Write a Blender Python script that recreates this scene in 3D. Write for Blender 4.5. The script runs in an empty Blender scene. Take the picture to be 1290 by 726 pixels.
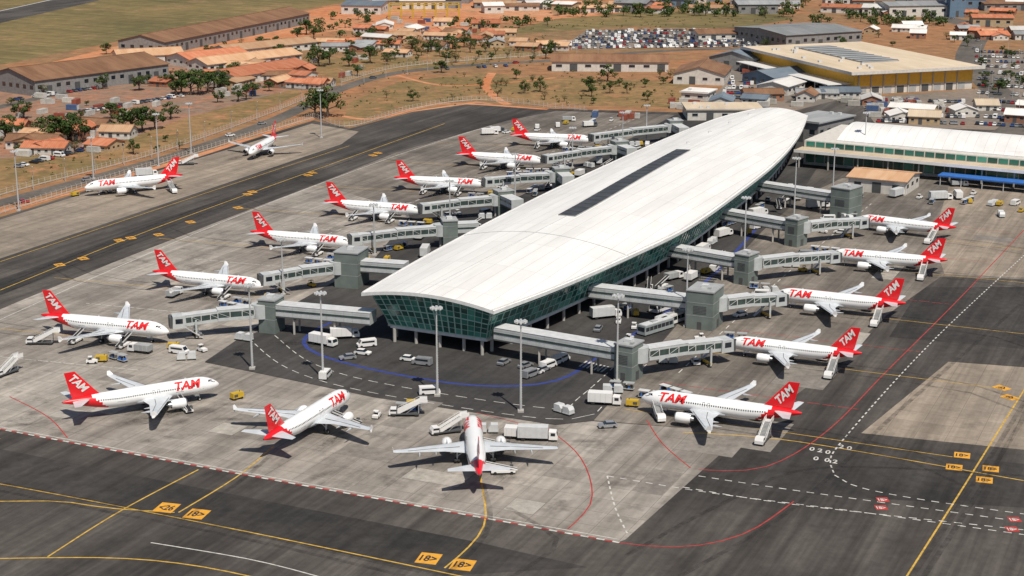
import bpy, bmesh, math, random
from mathutils import Vector, Matrix
random.seed(7)
R=random.random
def U(a,b): return a+(b-a)*random.random()
S=bpy.context.scene
# ---------------------------------------------------------------- survey
# camera model recovered from the aerial photograph; ground points are
# intersected with the real ground plane (or a level h metres above it).
H=123.4; TH=math.radians(15); F=2041.0
def G3(px,py,h=0.0):
    u=(px-645)/F; v=(py-363)/F
    t=(H-h)/(math.sin(TH)+v*math.cos(TH))
    return Vector((u*t,(math.cos(TH)-v*math.sin(TH))*t,h))
def G(px,py,h=0.0):
    p=G3(px,py,h); return Vector((p.x,p.y))
AX=math.radians(24.5)      # pier axis, clockwise from +Y
# ---------------------------------------------------------------- materials
def newmat(name):
    m=bpy.data.materials.new(name); m.use_nodes=True
    nt=m.node_tree; b=nt.nodes['Principled BSDF']; return m,nt,b
def N(nt,t,**k):
    n=nt.nodes.new(t)
    for a,v in k.items(): setattr(n,a,v)
    return n
_mc={}
def mat(name,col,rough=0.6,metal=0.0,var=0.12,scale=0.6,spec=0.4,coat=0.0,obj=True):
    if name in _mc: return _mc[name]
    m,nt,b=newmat(name)
    b.inputs['Roughness'].default_value=rough; b.inputs['Metallic'].default_value=metal
    b.inputs['Specular IOR Level'].default_value=spec
    b.inputs['Coat Weight'].default_value=coat
    tc=N(nt,'ShaderNodeTexCoord'); no=N(nt,'ShaderNodeTexNoise'); no.inputs['Scale'].default_value=scale
    no.inputs['Detail'].default_value=3
    nt.links.new(tc.outputs['Object'],no.inputs['Vector'])
    mr=N(nt,'ShaderNodeMapRange'); mr.inputs[1].default_value=0.3; mr.inputs[2].default_value=0.7
    mr.inputs[3].default_value=1-var; mr.inputs[4].default_value=1+var*0.6
    nt.links.new(no.outputs['Fac'],mr.inputs[0])
    mx=N(nt,'ShaderNodeVectorMath',operation='SCALE'); mx.inputs[0].default_value=col[:3]
    nt.links.new(mr.outputs[0],mx.inputs['Scale']); nt.links.new(mx.outputs[0],b.inputs['Base Color'])
    _mc[name]=m; return m
def ground_mat(name,c1,c2,big=0.02,fine=0.5,slab=0,joint=0.75,streak=0.15,patch=0.0,rough=0.9,c3=None,var=0.25,ang=None,stn=0.0):
    m,nt,b=newmat(name); L=nt.links.new
    b.inputs['Roughness'].default_value=rough; b.inputs['Specular IOR Level'].default_value=0.25
    geo=N(nt,'ShaderNodeNewGeometry'); mp=N(nt,'ShaderNodeMapping'); mp.inputs['Rotation'].default_value=(0,0,AX if ang is None else ang)
    L(geo.outputs['Position'],mp.inputs['Vector'])
    n1=N(nt,'ShaderNodeTexNoise'); n1.inputs['Scale'].default_value=big; n1.inputs['Detail'].default_value=5; n1.inputs['Roughness'].default_value=0.6
    L(mp.outputs[0],n1.inputs['Vector'])
    cr=N(nt,'ShaderNodeMapRange'); cr.inputs[1].default_value=0.38; cr.inputs[2].default_value=0.62
    L(n1.outputs['Fac'],cr.inputs[0])
    mix=N(nt,'ShaderNodeMix',data_type='RGBA'); mix.inputs[6].default_value=(*c1,1); mix.inputs[7].default_value=(*c2,1)
    L(cr.outputs[0],mix.inputs[0]); col=mix.outputs[2]
    if c3:
        n4=N(nt,'ShaderNodeTexNoise'); n4.inputs['Scale'].default_value=big*3.3; n4.inputs['Detail'].default_value=7; n4.inputs['Roughness'].default_value=0.7
        L(geo.outputs['Position'],n4.inputs['Vector'])
        r4=N(nt,'ShaderNodeMapRange'); r4.inputs[1].default_value=0.54; r4.inputs[2].default_value=0.66; L(n4.outputs['Fac'],r4.inputs[0])
        m4=N(nt,'ShaderNodeMix',data_type='RGBA'); m4.inputs[7].default_value=(*c3,1); L(r4.outputs[0],m4.inputs[0]); L(col,m4.inputs[6]); col=m4.outputs[2]
    def mul(col,fac):
        v=N(nt,'ShaderNodeVectorMath',operation='SCALE'); L(col,v.inputs[0]); L(fac,v.inputs['Scale']); return v.outputs[0]
    n2=N(nt,'ShaderNodeTexNoise'); n2.inputs['Scale'].default_value=fine; n2.inputs['Detail'].default_value=5; n2.inputs['Roughness'].default_value=0.7
    L(geo.outputs['Position'],n2.inputs['Vector'])
    r2=N(nt,'ShaderNodeMapRange'); r2.inputs[1].default_value=0.3; r2.inputs[2].default_value=0.7; r2.inputs[3].default_value=1-var; r2.inputs[4].default_value=1+var
    L(n2.outputs['Fac'],r2.inputs[0]); col=mul(col,r2.outputs[0])
    if streak:
        for sc,st in (((0.22,0.012,1),streak),((0.9,0.03,1),streak*.6)):
            m3=N(nt,'ShaderNodeMapping'); m3.inputs['Scale'].default_value=sc
            L(mp.outputs[0],m3.inputs['Vector'])
            n3=N(nt,'ShaderNodeTexNoise'); n3.inputs['Scale'].default_value=1; n3.inputs['Detail'].default_value=4; L(m3.outputs[0],n3.inputs['Vector'])
            r3=N(nt,'ShaderNodeMapRange'); r3.inputs[1].default_value=0.35; r3.inputs[2].default_value=0.65; r3.inputs[3].default_value=1+st*.5; r3.inputs[4].default_value=1-st
            L(n3.outputs['Fac'],r3.inputs[0]); col=mul(col,r3.outputs[0])
    if stn:   # scattered oil / fuel stains
        n5=N(nt,'ShaderNodeTexNoise'); n5.inputs['Scale'].default_value=.11; n5.inputs['Detail'].default_value=5; n5.inputs['Roughness'].default_value=.75
        L(geo.outputs['Position'],n5.inputs['Vector'])
        r6=N(nt,'ShaderNodeMapRange'); r6.inputs[1].default_value=.58; r6.inputs[2].default_value=.72; r6.inputs[3].default_value=1; r6.inputs[4].default_value=1-stn
        L(n5.outputs['Fac'],r6.inputs[0]); col=mul(col,r6.outputs[0])
    if slab:
        br=N(nt,'ShaderNodeTexBrick'); br.offset=0; br.inputs['Scale'].default_value=1
        br.inputs['Brick Width'].default_value=slab; br.inputs['Row Height'].default_value=slab
        br.inputs['Mortar Size'].default_value=0.07; br.inputs['Mortar Smooth'].default_value=0.1; br.inputs['Bias'].default_value=0
        br.inputs['Color1'].default_value=(1-patch,1-patch,1-patch,1); br.inputs['Color2'].default_value=(1+patch*.6,)*3+(1,)
        br.inputs['Mortar'].default_value=(joint,joint,joint,1)
        L(mp.outputs[0],br.inputs['Vector'])
        v=N(nt,'ShaderNodeVectorMath',operation='MULTIPLY'); L(col,v.inputs[0]); L(br.outputs['Color'],v.inputs[1]); col=v.outputs[0]
    L(col,b.inputs['Base Color']); return m
def decal_mat(name,col,lo,hi,radial=True,scale=1.5):
    m,nt,b=newmat(name); L=nt.links.new; b.inputs['Base Color'].default_value=(*col,1); b.inputs['Roughness'].default_value=.8
    tc=N(nt,'ShaderNodeTexCoord'); geo=N(nt,'ShaderNodeNewGeometry'); n=N(nt,'ShaderNodeTexNoise'); n.inputs['Scale'].default_value=scale; n.inputs['Detail'].default_value=5; n.inputs['Roughness'].default_value=.7
    L(geo.outputs['Position'],n.inputs['Vector'])
    r=N(nt,'ShaderNodeMapRange'); r.inputs[1].default_value=.35; r.inputs[2].default_value=.7; r.inputs[3].default_value=lo; r.inputs[4].default_value=hi; L(n.outputs['Fac'],r.inputs[0])
    f=r.outputs[0]
    if radial:
        ln=N(nt,'ShaderNodeVectorMath',operation='LENGTH'); L(tc.outputs['Object'],ln.inputs[0])
        r2=N(nt,'ShaderNodeMapRange'); r2.inputs[1].default_value=1.0; r2.inputs[2].default_value=.15; r2.inputs[3].default_value=0; r2.inputs[4].default_value=1; L(ln.outputs['Value'],r2.inputs[0])
        mu=N(nt,'ShaderNodeMath',operation='MULTIPLY'); L(f,mu.inputs[0]); L(r2.outputs[0],mu.inputs[1]); f=mu.outputs[0]
    L(f,b.inputs['Alpha']); return m
def roofmat(name,c1,c2,scale=0.08,rib=0.0):
    if name in _mc: return _mc[name]
    m,nt,b=newmat(name); L=nt.links.new; b.inputs['Roughness'].default_value=0.75; b.inputs['Specular IOR Level'].default_value=0.3
    tc=N(nt,'ShaderNodeTexCoord'); n=N(nt,'ShaderNodeTexNoise'); n.inputs['Scale'].default_value=scale; n.inputs['Detail'].default_value=6; n.inputs['Roughness'].default_value=0.7
    mp=N(nt,'ShaderNodeMapping'); mp.inputs['Scale'].default_value=(2.5,0.6,1); L(tc.outputs['Object'],mp.inputs[0]); L(mp.outputs[0],n.inputs['Vector'])
    r=N(nt,'ShaderNodeMapRange'); r.inputs[1].default_value=0.35; r.inputs[2].default_value=0.65; L(n.outputs['Fac'],r.inputs[0])
    mx=N(nt,'ShaderNodeMix',data_type='RGBA'); mx.inputs[6].default_value=(*c1,1); mx.inputs[7].default_value=(*c2,1); L(r.outputs[0],mx.inputs[0])
    w=N(nt,'ShaderNodeTexWave'); w.inputs['Scale'].default_value=0.35; L(tc.outputs['Object'],w.inputs['Vector'])
    r2=N(nt,'ShaderNodeMapRange'); r2.inputs[3].default_value=1-rib; r2.inputs[4].default_value=1; L(w.outputs['Fac'],r2.inputs[0])
    oi=N(nt,'ShaderNodeObjectInfo'); r5=N(nt,'ShaderNodeMapRange'); r5.inputs[3].default_value=.72; r5.inputs[4].default_value=1.12; L(oi.outputs['Random'],r5.inputs[0])
    mm=N(nt,'ShaderNodeMath',operation='MULTIPLY'); L(r2.outputs[0],mm.inputs[0]); L(r5.outputs[0],mm.inputs[1])
    v=N(nt,'ShaderNodeVectorMath',operation='SCALE'); L(mx.outputs[2],v.inputs[0]); L(mm.outputs[0],v.inputs['Scale']); L(v.outputs[0],b.inputs['Base Color'])
    _mc[name]=m; return m
# ---------------------------------------------------------------- mesh builder
class MB:
    def __init__(s): s.v=[];s.f=[];s.mi=[];s.mats=[]
    def mid(s,m):
        if m not in s.mats: s.mats.append(m)
        return s.mats.index(m)
    def add(s,vs,fs,m,M=None):
        o=len(s.v); k=s.mid(m)
        for p in vs:
            p=Vector(p); s.v.append(M@p if M else p)
        for f in fs: s.f.append([i+o for i in f]); s.mi.append(k)
    def box(s,x0,x1,y0,y1,z0,z1,m,M=None,tx=0,ty=0):
        vs=[(x0,y0,z0),(x1,y0,z0),(x1,y1,z0),(x0,y1,z0),(x0+tx,y0+ty,z1),(x1-tx,y0+ty,z1),(x1-tx,y1-ty,z1),(x0+tx,y1-ty,z1)]
        s.add(vs,[(3,2,1,0),(4,5,6,7),(0,1,5,4),(1,2,6,5),(2,3,7,6),(3,0,4,7)],m,M)
    def tube(s,p0,p1,r0,r1,n,m,M=None,caps=True):
        p0=Vector(p0);p1=Vector(p1);d=(p1-p0).normalized()
        a=d.orthogonal().normalized(); b=d.cross(a)
        vs=[]
        for p,r in((p0,r0),(p1,r1)):
            for i in range(n):
                t=2*math.pi*i/n; vs.append(p+a*r*math.cos(t)+b*r*math.sin(t))
        fs=[(i,(i+1)%n,n+(i+1)%n,n+i) for i in range(n)]
        if caps: fs+=[tuple(range(n))[::-1],tuple(range(n,2*n))]
        s.add(vs,fs,m,M)
    def bar(s,p0,p1,w,m,h=None,M=None):
        p0=Vector(p0);p1=Vector(p1);d=(p1-p0).normalized(); h=h or w
        up=Vector((0,0,1)) if abs(d.z)<.95 else Vector((1,0,0))
        a=d.cross(up).normalized()*w/2; b=a.cross(d).normalized()*h/2
        vs=[p0-a-b,p0+a-b,p0+a+b,p0-a+b,p1-a-b,p1+a-b,p1+a+b,p1-a+b]
        s.add(vs,[(3,2,1,0),(4,5,6,7),(0,1,5,4),(1,2,6,5),(2,3,7,6),(3,0,4,7)],m,M)
    def loft(s,rings,m,caps=True,mf=None,M=None):
        n=len(rings[0]); vs=[p for r in rings for p in r]; o=len(s.v)
        for p in vs:
            p=Vector(p); s.v.append(M@p if M else p)
        for i in range(len(rings)-1):
            for j in range(n):
                f=[o+i*n+j,o+i*n+(j+1)%n,o+(i+1)*n+(j+1)%n,o+(i+1)*n+j]
                c=sum((Vector(s.v[q]) for q in f),Vector())/4
                s.f.append(f); s.mi.append(s.mid(mf(c) if mf else m))
        if caps:
            s.f.append([o+j for j in range(n)][::-1]); s.mi.append(s.mid(mf(Vector(s.v[o])) if mf else m))
            e=o+(len(rings)-1)*n
            s.f.append([e+j for j in range(n)]); s.mi.append(s.mid(mf(Vector(s.v[e])) if mf else m))
    def mesh(s,name,smooth=None):
        me=bpy.data.meshes.new(name); me.from_pydata([tuple(p) for p in s.v],[],s.f)
        for m in s.mats: me.materials.append(m)
        me.polygons.foreach_set('material_index',s.mi)
        if smooth is not None:
            bm=bmesh.new(); bm.from_mesh(me); bmesh.ops.recalc_face_normals(bm,faces=bm.faces)
            bm.to_mesh(me); bm.free()
        me.update()
        if smooth is not None:
            me.shade_smooth()
            try: me.set_sharp_from_angle(angle=math.radians(smooth))
            except Exception: pass
        return me
    def obj(s,name,parent=None,smooth=None,loc=None,rz=0):
        return place(s.mesh(name,smooth),name,parent,loc,rz)
def place(me,name,parent=None,loc=None,rz=0,sc=None):
    o=bpy.data.objects.new(name,me); S.collection.objects.link(o)
    if parent: o.parent=parent
    if loc is not None: o.location=loc
    if rz: o.rotation_euler=(0,0,rz)
    if sc: o.scale=(sc,sc,sc) if not hasattr(sc,'__len__') else sc
    return o
def empty(name,loc=(0,0,0),rz=0,sc=1):
    return place(None,name,None,loc,rz,sc)
def instance(parts,name,loc,rz,sc=1):
    e=empty(name,loc,rz,sc)
    for n,me in parts: place(me,n,e)
    return e
# ---------------------------------------------------------------- base materials
white=mat('white_paint',(0.78,0.77,0.75),0.35,var=0.08,scale=.3)
fuswhite=mat('aircraft_white',(0.88,0.88,0.87),0.25,var=0.05,scale=.25,coat=.4)
wingrey=mat('aircraft_wing_grey',(0.56,0.59,0.62),0.3,var=0.12,scale=.5)
red=mat('aircraft_red',(0.76,0.013,0.02),0.3,var=0.08,scale=.4,coat=.4)
redtxt=mat('lettering_red',(0.70,0.02,0.025),0.35,var=0.02)
metal=mat('bare_metal',(0.45,0.46,0.48),0.35,0.8,var=0.1)
galv=mat('galvanised_steel',(0.55,0.56,0.56),0.5,0.3,var=0.1)
black=mat('rubber_black',(0.02,0.02,0.02),0.7)
glassd=mat('dark_glass',(0.015,0.022,0.03),0.08,spec=.8,var=.05)
grey=mat('panel_grey',(0.36,0.37,0.37),0.55)
lgrey=mat('panel_light_grey',(0.58,0.59,0.59),0.5,var=.12)
dgrey=mat('dark_grey',(0.08,0.083,0.085),0.6)
conc=mat('structural_concrete',(0.42,0.40,0.37),0.85,var=.15,scale=.4)
yel=mat('safety_yellow',(0.55,0.36,0.03),0.5)
blue=mat('service_blue',(0.04,0.16,0.50),0.5)
# ---------------------------------------------------------------- ground
_sk=[0]
def sheet(name,pts,z,m,px=True):
    b=MB(); vs=[(G(*p).x,G(*p).y,0) if px else (p[0],p[1],0) for p in pts]
    b.add(vs,[tuple(range(len(vs)))],m); o=b.obj(name)
    me=o.data
    if me.polygons[0].normal.z<0: me.flip_normals()
    _sk[0]+=1
    o.location.z=z+(.00013*(_sk[0]%22) if z>0 else 0); return o
m_earth=ground_mat('dry_earth',(0.31,0.155,0.075),(0.22,0.14,0.07),0.006,0.12,streak=0,c3=(0.42,0.17,0.075),var=.32)
m_red=ground_mat('red_soil',(0.49,0.18,0.075),(0.52,0.26,0.14),0.012,0.15,streak=0,c3=(0.33,0.20,0.11),var=.28)
m_field=ground_mat('dry_grass',(0.225,0.165,0.068),(0.145,0.122,0.05),0.008,0.1,streak=.25,c3=(0.30,0.19,0.095),var=.24,ang=math.radians(-60))
m_scrub=ground_mat('scrub_grass',(0.27,0.165,0.075),(0.17,0.125,0.05),0.02,0.2,streak=0,c3=(0.38,0.18,0.09),var=.32)
m_asph=ground_mat('asphalt_taxiway',(0.048,0.043,0.039),(0.105,0.093,0.083),0.014,0.4,slab=0,streak=.34,var=.18,stn=.25)
m_asph2=ground_mat('asphalt_pier',(0.040,0.039,0.039),(0.07,0.065,0.062),0.02,0.5,streak=.2,var=.18,stn=.25)
m_conc=ground_mat('apron_concrete',(0.25,0.222,0.195),(0.38,0.343,0.30),0.026,0.35,slab=6.5,joint=.62,streak=.24,patch=.10,var=.15,c3=(0.20,0.18,0.16),stn=.3)
m_conc2=ground_mat('apron_concrete_worn',(0.145,0.128,0.111),(0.255,0.222,0.188),0.022,0.35,slab=6.5,joint=.64,streak=.27,patch=.10,var=.17,stn=.3)
m_tan=ground_mat('apron_concrete_tan',(0.34,0.28,0.22),(0.25,0.21,0.17),0.018,0.3,slab=6.5,joint=.68,streak=.22,patch=.09,var=.16,stn=.25)
m_road=ground_mat('road_asphalt',(0.10,0.09,0.08),(0.15,0.13,0.11),0.03,0.4,streak=.1)
m_park=ground_mat('car_park_surface',(0.17,0.15,0.13),(0.24,0.19,0.15),0.02,0.3,streak=0)
sheet('ground',[(-7000,-3000),(7000,-3000),(7000,12000),(-7000,12000)],0,m_earth,px=False)
sheet('grass_field',[(-900,180),(-300,118),(0,82),(200,42),(430,4),(520,-25),(700,-90),(-1500,-90),(-1800,60)],.010,m_field)
sheet('red_soil_ground',[(-200,145),(0,105),(170,62),(300,32),(420,10),(520,-12),(700,-6),(790,14),(740,24),(600,30),(530,46),(430,38),(300,60),(160,96),(0,124),(-200,180)],.015,m_red)
sheet('red_soil_ground',[(380,75),(500,66),(640,58),(690,66),(600,80),(500,90),(420,106),(385,104)],.015,m_scrub)
sheet('red_soil_ground',[(1000,-10),(1180,-24),(1300,-30),(1290,4),(1120,10)],.015,m_red)
sheet('scrub_ground',[(430,160),(500,138),(580,126),(700,132),(860,136),(870,104),(700,98),(600,92),(500,104),(440,130)],.015,m_scrub)
sheet('grass_field',[(620,44),(700,40),(780,34),(930,36),(1000,24),(960,12),(830,14),(700,24)],.0185,m_field)
sheet('red_soil_ground',[(-300,350),(0,245),(160,202),(240,178),(380,118),(370,108),(200,120),(0,145),(-300,200)],.015,m_scrub)
sheet('red_soil_ground',[(440,165),(470,166),(560,140),(640,134),(600,128),(520,140)],.0185,m_red)
sheet('apron_asphalt',[(-500,428),(0,274),(395,152),(440,162),(520,141),(600,130),(690,137),(860,142),(960,135),(1060,120),(1290,160),(2000,260),(2600,900),(2600,1400),(-2600,1400),(-1500,800)],.030,m_asph)
sheet('parking_apron',[(-500,431),(0,277),(393,156),(452,166),(430,182),(300,226),(0,326),(-500,500)],.040,m_tan)
sheet('apron_concrete',[(-272,494),(0,390),(140,332),(310,266),(400,232),(520,268),(470,328),(340,400),(258,457),(385,483),(470,501),(700,536),(746,531),(938,545),(788,680),(780,683),(300,596),(0,540)],.040,m_conc)
sheet('apron_concrete_worn',[(400,232),(500,192),(640,152),(700,140),(850,145),(780,182),(640,255),(520,268)],.040,m_conc2)
sheet('pier_service_road',[(258,456),(340,400),(470,328),(520,268),(640,255),(780,182),(850,145),(960,128),(1040,195),(1005,250),(960,290),(905,348),(835,428),(792,480),(747,530),(700,535),(470,500),(385,482)],.045,m_asph2)
sheet('apron_concrete_tan',[(748,530),(792,481),(836,429),(906,349),(961,291),(1008,250),(1060,225),(1200,212),(1290,222),(1800,280),(1800,400),(1290,352),(1185,349),(1120,395),(1030,478),(938,545)],.040,m_conc2)
sheet('apron_concrete_tan',[(1175,300),(1195,236),(1290,226),(1800,285),(1800,390),(1290,350),(1190,346)],.045,m_tan)
sheet('apron_concrete_tan',[(1085,546),(1195,456),(1290,463),(1700,500),(1700,620),(1290,567)],.040,m_tan)
m_patch=ground_mat('asphalt_fresh',(0.036,0.034,0.032),(0.06,0.054,0.05),0.03,0.4,streak=.25,stn=.2)
sheet('asphalt_patch',[(-300,512),(0,566),(600,683),(740,715),(560,726),(300,668),(-300,556)],.035,m_patch)
sheet('asphalt_patch',[(938,552),(1060,560),(1290,585),(1290,640),(1000,622),(870,610)],.035,m_patch)
sheet('asphalt_patch',[(1160,362),(1290,362),(1500,375),(1500,450),(1290,440),(1120,425)],.035,m_patch)
sheet('asphalt_patch',[(-200,440),(0,352),(250,262),(420,205),(330,248),(0,372),(-200,465)],.035,m_patch)
m_rep=ground_mat('concrete_repair',(0.20,0.18,0.16),(0.25,0.225,0.2),0.05,0.5,streak=.1)
m_rep2=ground_mat('concrete_repair_light',(0.40,0.37,0.33),(0.36,0.33,0.29),0.05,0.5,streak=.1)
for (px,py) in [(120,480),(300,530),(420,575),(520,600),(680,600),(800,620),(640,640),(250,545),(90,520),(850,570),(900,560),(150,420),(260,420),(60,520),(470,530),(980,480),(1110,350),(1220,300),(1050,440),(160,360)]:
    g=G(px,py); lx=g.x*math.cos(AX)-g.y*math.sin(AX); ly=g.x*math.sin(AX)+g.y*math.cos(AX)
    lx=round(lx/6.5)*6.5; ly=round(ly/6.5)*6.5; w_=6.5*random.choice([1,1,2]); h_=6.5*random.choice([1,2,3])
    q=[(lx+.1,ly+.1),(lx+w_-.1,ly+.1),(lx+w_-.1,ly+h_-.1),(lx+.1,ly+h_-.1)]
    sheet('concrete_repair_patch',[(a*math.cos(AX)+b*math.sin(AX),-a*math.sin(AX)+b*math.cos(AX)) for a,b in q],.0495,random.choice([m_rep,m_rep,m_rep2]),px=False)
def strip_pts(pts,smooth=True,step=4.0,h=0):
    P=[G(*p) for p in pts]
    if smooth and len(P)>2:
        Q=[]
        for i in range(len(P)-1):
            p0=P[max(i-1,0)];p1=P[i];p2=P[i+1];p3=P[min(i+2,len(P)-1)]
            n=max(2,int((p2-p1).length/step))
            for k in range(n):
                t=k/n
                Q.append(0.5*((2*p1)+(p2-p0)*t+(2*p0-5*p1+4*p2-p3)*t*t+(3*p1-p0-3*p2+p3)*t**3))
        Q.append(P[-1]); P=Q
    return P
_st=[0]
def strip(name,pts,w,z,m,dash=None,smooth=True,off=0,world=False,alt=None):
    P=[Vector((p[0],p[1])) for p in pts] if world else strip_pts(pts,smooth)
    L=[0]
    for a,b in zip(P,P[1:]): L.append(L[-1]+(b-a).length)
    def at(d):
        d=min(max(d,0),L[-1]-1e-4)
        lo,hi=0,len(L)-2
        while lo<hi:
            md=(lo+hi)//2
            if L[md+1]>=d: hi=md
            else: lo=md+1
        sg=(d-L[lo])/max(L[lo+1]-L[lo],1e-6); t=(P[lo+1]-P[lo]).normalized()
        n=Vector((-t.y,t.x)); return P[lo].lerp(P[lo+1],sg)+n*off,n
    B=MB(); d=0; k=0
    on=dash[0] if dash else 5.0; gap=dash[1] if dash else 0.0
    while d<L[-1]:
        e=min(d+on,L[-1]); a,n=at(d); b,n2=at(e)
        q=[a-n*w/2,a+n*w/2,b+n2*w/2,b-n2*w/2]
        mm=alt if (alt and k%2) else m
        B.add([(p.x,p.y,0) for p in q],[(3,2,1,0)],mm); d=e+gap; k+=1
    _st[0]+=1
    o=B.obj(name); o.location.z=z+.00011*(_st[0]%34); return o
strip('airport_runway',[(-500,130),(-150,54),(0,21),(150,-12),(300,-45)],45,.021,m_asph)
strip('runway_marking',[(-500,118),(-150,46),(0,14),(150,-19),(300,-52)],1.5,.03,mat('runway_paint',(.6,.6,.58)))
strip('dirt_track',[(-300,160),(0,98),(200,50),(430,8)],14,.024,m_red)
strip('perimeter_road',[(-400,362),(0,256),(150,216),(240,190),(350,150),(430,112),(500,92),(600,82),(700,76),(780,68)],9,.0365,m_road)
strip('dirt_road',[(-400,385),(0,268),(240,199),(400,148),(470,150),(560,131),(690,138)],4,.0365,m_red)
strip('perimeter_road',[(-300,215),(0,135),(160,105),(300,108),(400,112),(440,108)],8,.0325,m_road)
strip('perimeter_road',[(1000,130),(1040,95),(960,66),(900,62),(780,68),(720,78)],9,.0405,m_road)
strip('dirt_road',[(620,92),(612,108),(625,124),(640,132)],5,.0325,m_red)
strip('dirt_road',[(500,95),(560,108),(640,104),(700,98)],3,.0285,m_red)
strip('highway',[(1500,60),(1330,40),(1240,34),(1150,12),(1100,-12),(1050,-40)],22,.0365,m_road)
strip('highway',[(1230,190),(1290,150),(1250,110),(1220,75),(1235,40)],16,.045,m_road)
sheet('car_park',[(700,63),(960,58),(1000,38),(740,38)],.032,m_park)
sheet('car_park',[(1105,160),(1290,165),(1500,170),(1400,70),(1225,66),(1235,112),(1080,124)],.0345,m_park)
sheet('car_park',[(960,150),(1060,125),(1070,120),(990,62),(900,74),(910,110),(870,140)],.0345,m_park)
sheet('yard',[(-100,215),(0,200),(120,190),(230,150),(370,112),(400,90),(330,60),(200,70),(0,110),(-200,150)],.027,ground_mat('yard_surface',(0.31,0.16,0.10),(0.21,0.16,0.12),0.02,0.2,streak=0,c3=(0.42,0.17,0.09),var=.3))
# ---- markings
pw=mat('line_white',(0.58,0.56,0.52),0.8,var=.35,scale=.8)
pyl=mat('line_yellow',(0.58,0.36,0.06),0.8,var=.35,scale=.8)
pr=mat('line_red',(0.40,0.045,0.04),0.8,var=.3,scale=.8)
pb=mat('line_blue',(0.03,0.05,0.22),0.8,var=.2,scale=.8)
por=mat('sign_orange',(0.70,0.34,0.035),0.8,var=.2)
pblk=mat('sign_black',(0.045,0.035,0.03),0.8)
Z=.054
yl=[[(-200,578),(0,610),(280,664),(560,722),(760,765)],[(-100,632),(0,632),(80,632),(130,640),(220,646)],[(-50,705),(130,703),(240,712),(340,732)],
 [(225,646),(300,600),(345,562)],[(560,716),(592,688),(612,655),(605,600)],[(60,702),(150,645),(250,592)],
 [(1140,730),(1215,612),(1290,492),(1350,400)],[(0,366),(200,286),(420,206),(560,156)],[(-100,545),(0,553)],[(860,545),(1000,556),(1290,606)]]
for i,p in enumerate(yl): strip('taxiway_centreline',p,.36,Z,pyl)
strip('apron_edge_line',[(-250,494),(0,541),(300,597),(500,633),(780,684)],.5,Z,pr,dash=(1.6,0),alt=pw,smooth=False)
strip('apron_edge_line',[(-250,491),(0,538),(300,594),(500,630),(780,680)],.25,Z,pw,smooth=False)
strip('apron_edge_line',[(780,684),(860,690),(940,672),(1000,632)],.32,Z,pr)
for p in [[(690,540),(728,572),(745,610),(742,640),(715,667)],[(880,592),(960,590),(1040,545),(1120,465),(1210,375),(1290,290)],[(12,500),(60,525),(85,552)],[(700,545),(600,520)],[(815,530),(835,560),(870,590)]]:
    strip('stand_boundary_line',p,.28,Z,pr)
for p in [[(765,600),(900,622),(1080,645),(1290,674)],[(880,600),(1000,618),(1290,658)],[(1290,322),(1180,425),(1070,545),(1046,585),(1070,610),(1150,628),(1290,648)],[(860,614),(1000,636),(1290,668)],[(765,600),(775,640),(790,672)]]:
    strip('dashed_line',p,.33,Z,pw,dash=(1.5,1.3))
for p in [[(0,403),(150,336),(310,268),(500,196),(620,158)],[(190,684),(320,706),(420,732)]]:
    strip('edge_line',p,.3,Z,pw)
strip('edge_line',[(0,330),(300,230),(440,184)],.3,Z,pyl)
strip('service_lane_line',[(440,395),(385,425),(400,446),(480,468),(600,486),(700,480),(760,445),(830,400),(900,345),(960,280)],1.1,Z,pb)
for o_ in(-5,5):
    strip('service_lane_line',[(330,425),(380,462),(480,490),(700,522),(745,505),(800,455)],.25,Z,pw,dash=(3,2),off=o_*.7)
strip('service_lane_line',[(400,300),(560,240),(700,190),(800,150)],.3,Z,pw,dash=(3,3))
strip('service_lane_line',[(855,470),(930,400),(1020,320),(1100,255)],.3,Z,pw,dash=(3,3))
for i in range(7):
    a=G(730+i*4.5,462+i*1.2); b_=a+Vector((math.sin(AX),math.cos(AX)))*5
    strip('crossing_marking',[a,b_],.5,Z+.004,pw,world=True)
for i in range(12):
    a=G(880+i*3.6,352-i*2.6); strip('parking_bay_line',[a,a+Vector((math.cos(AX),-math.sin(AX)))*6],.2,Z+.004,pw,world=True)
def text2d(body,slices=0,shear=0.0,bold=0.0):
    cu=bpy.data.curves.new('lettering','FONT'); cu.body=body; cu.size=1; cu.shear=shear; cu.offset=bold; cu.resolution_u=3
    o=bpy.data.objects.new('lettering',cu); S.collection.objects.link(o)
    dg=bpy.context.evaluated_depsgraph_get(); me=bpy.data.meshes.new_from_object(o.evaluated_get(dg))
    bm=bmesh.new(); bm.from_mesh(me)
    bmesh.ops.remove_doubles(bm,verts=bm.verts,dist=1e-5)
    xs=[v.co.x for v in bm.verts]; ys=[v.co.y for v in bm.verts]; x0,x1,y0,y1=min(xs),max(xs),min(ys),max(ys)
    for v in bm.verts: v.co.x=(v.co.x-(x0+x1)/2)/(x1-x0); v.co.y=(v.co.y-(y0+y1)/2)/(y1-y0); v.co.z=0
    for i in range(1,slices):
        g=bm.verts[:]+bm.edges[:]+bm.faces[:]
        bmesh.ops.bisect_plane(bm,geom=g,plane_co=(0,-.5+i/slices,0),plane_no=(0,1,0),dist=1e-6)
    bm.verts.ensure_lookup_table(); bm.verts.index_update()
    vs=[v.co.copy() for v in bm.verts]; fs=[[v.index for v in f.verts] for f in bm.faces]; bm.free()
    bpy.data.objects.remove(o); bpy.data.meshes.remove(me)
    return vs,fs
T26=text2d('<26',bold=.03); T02=text2d('0',bold=.02); T2=text2d('2',bold=.02); T18=text2d('18>',bold=.03)
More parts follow.
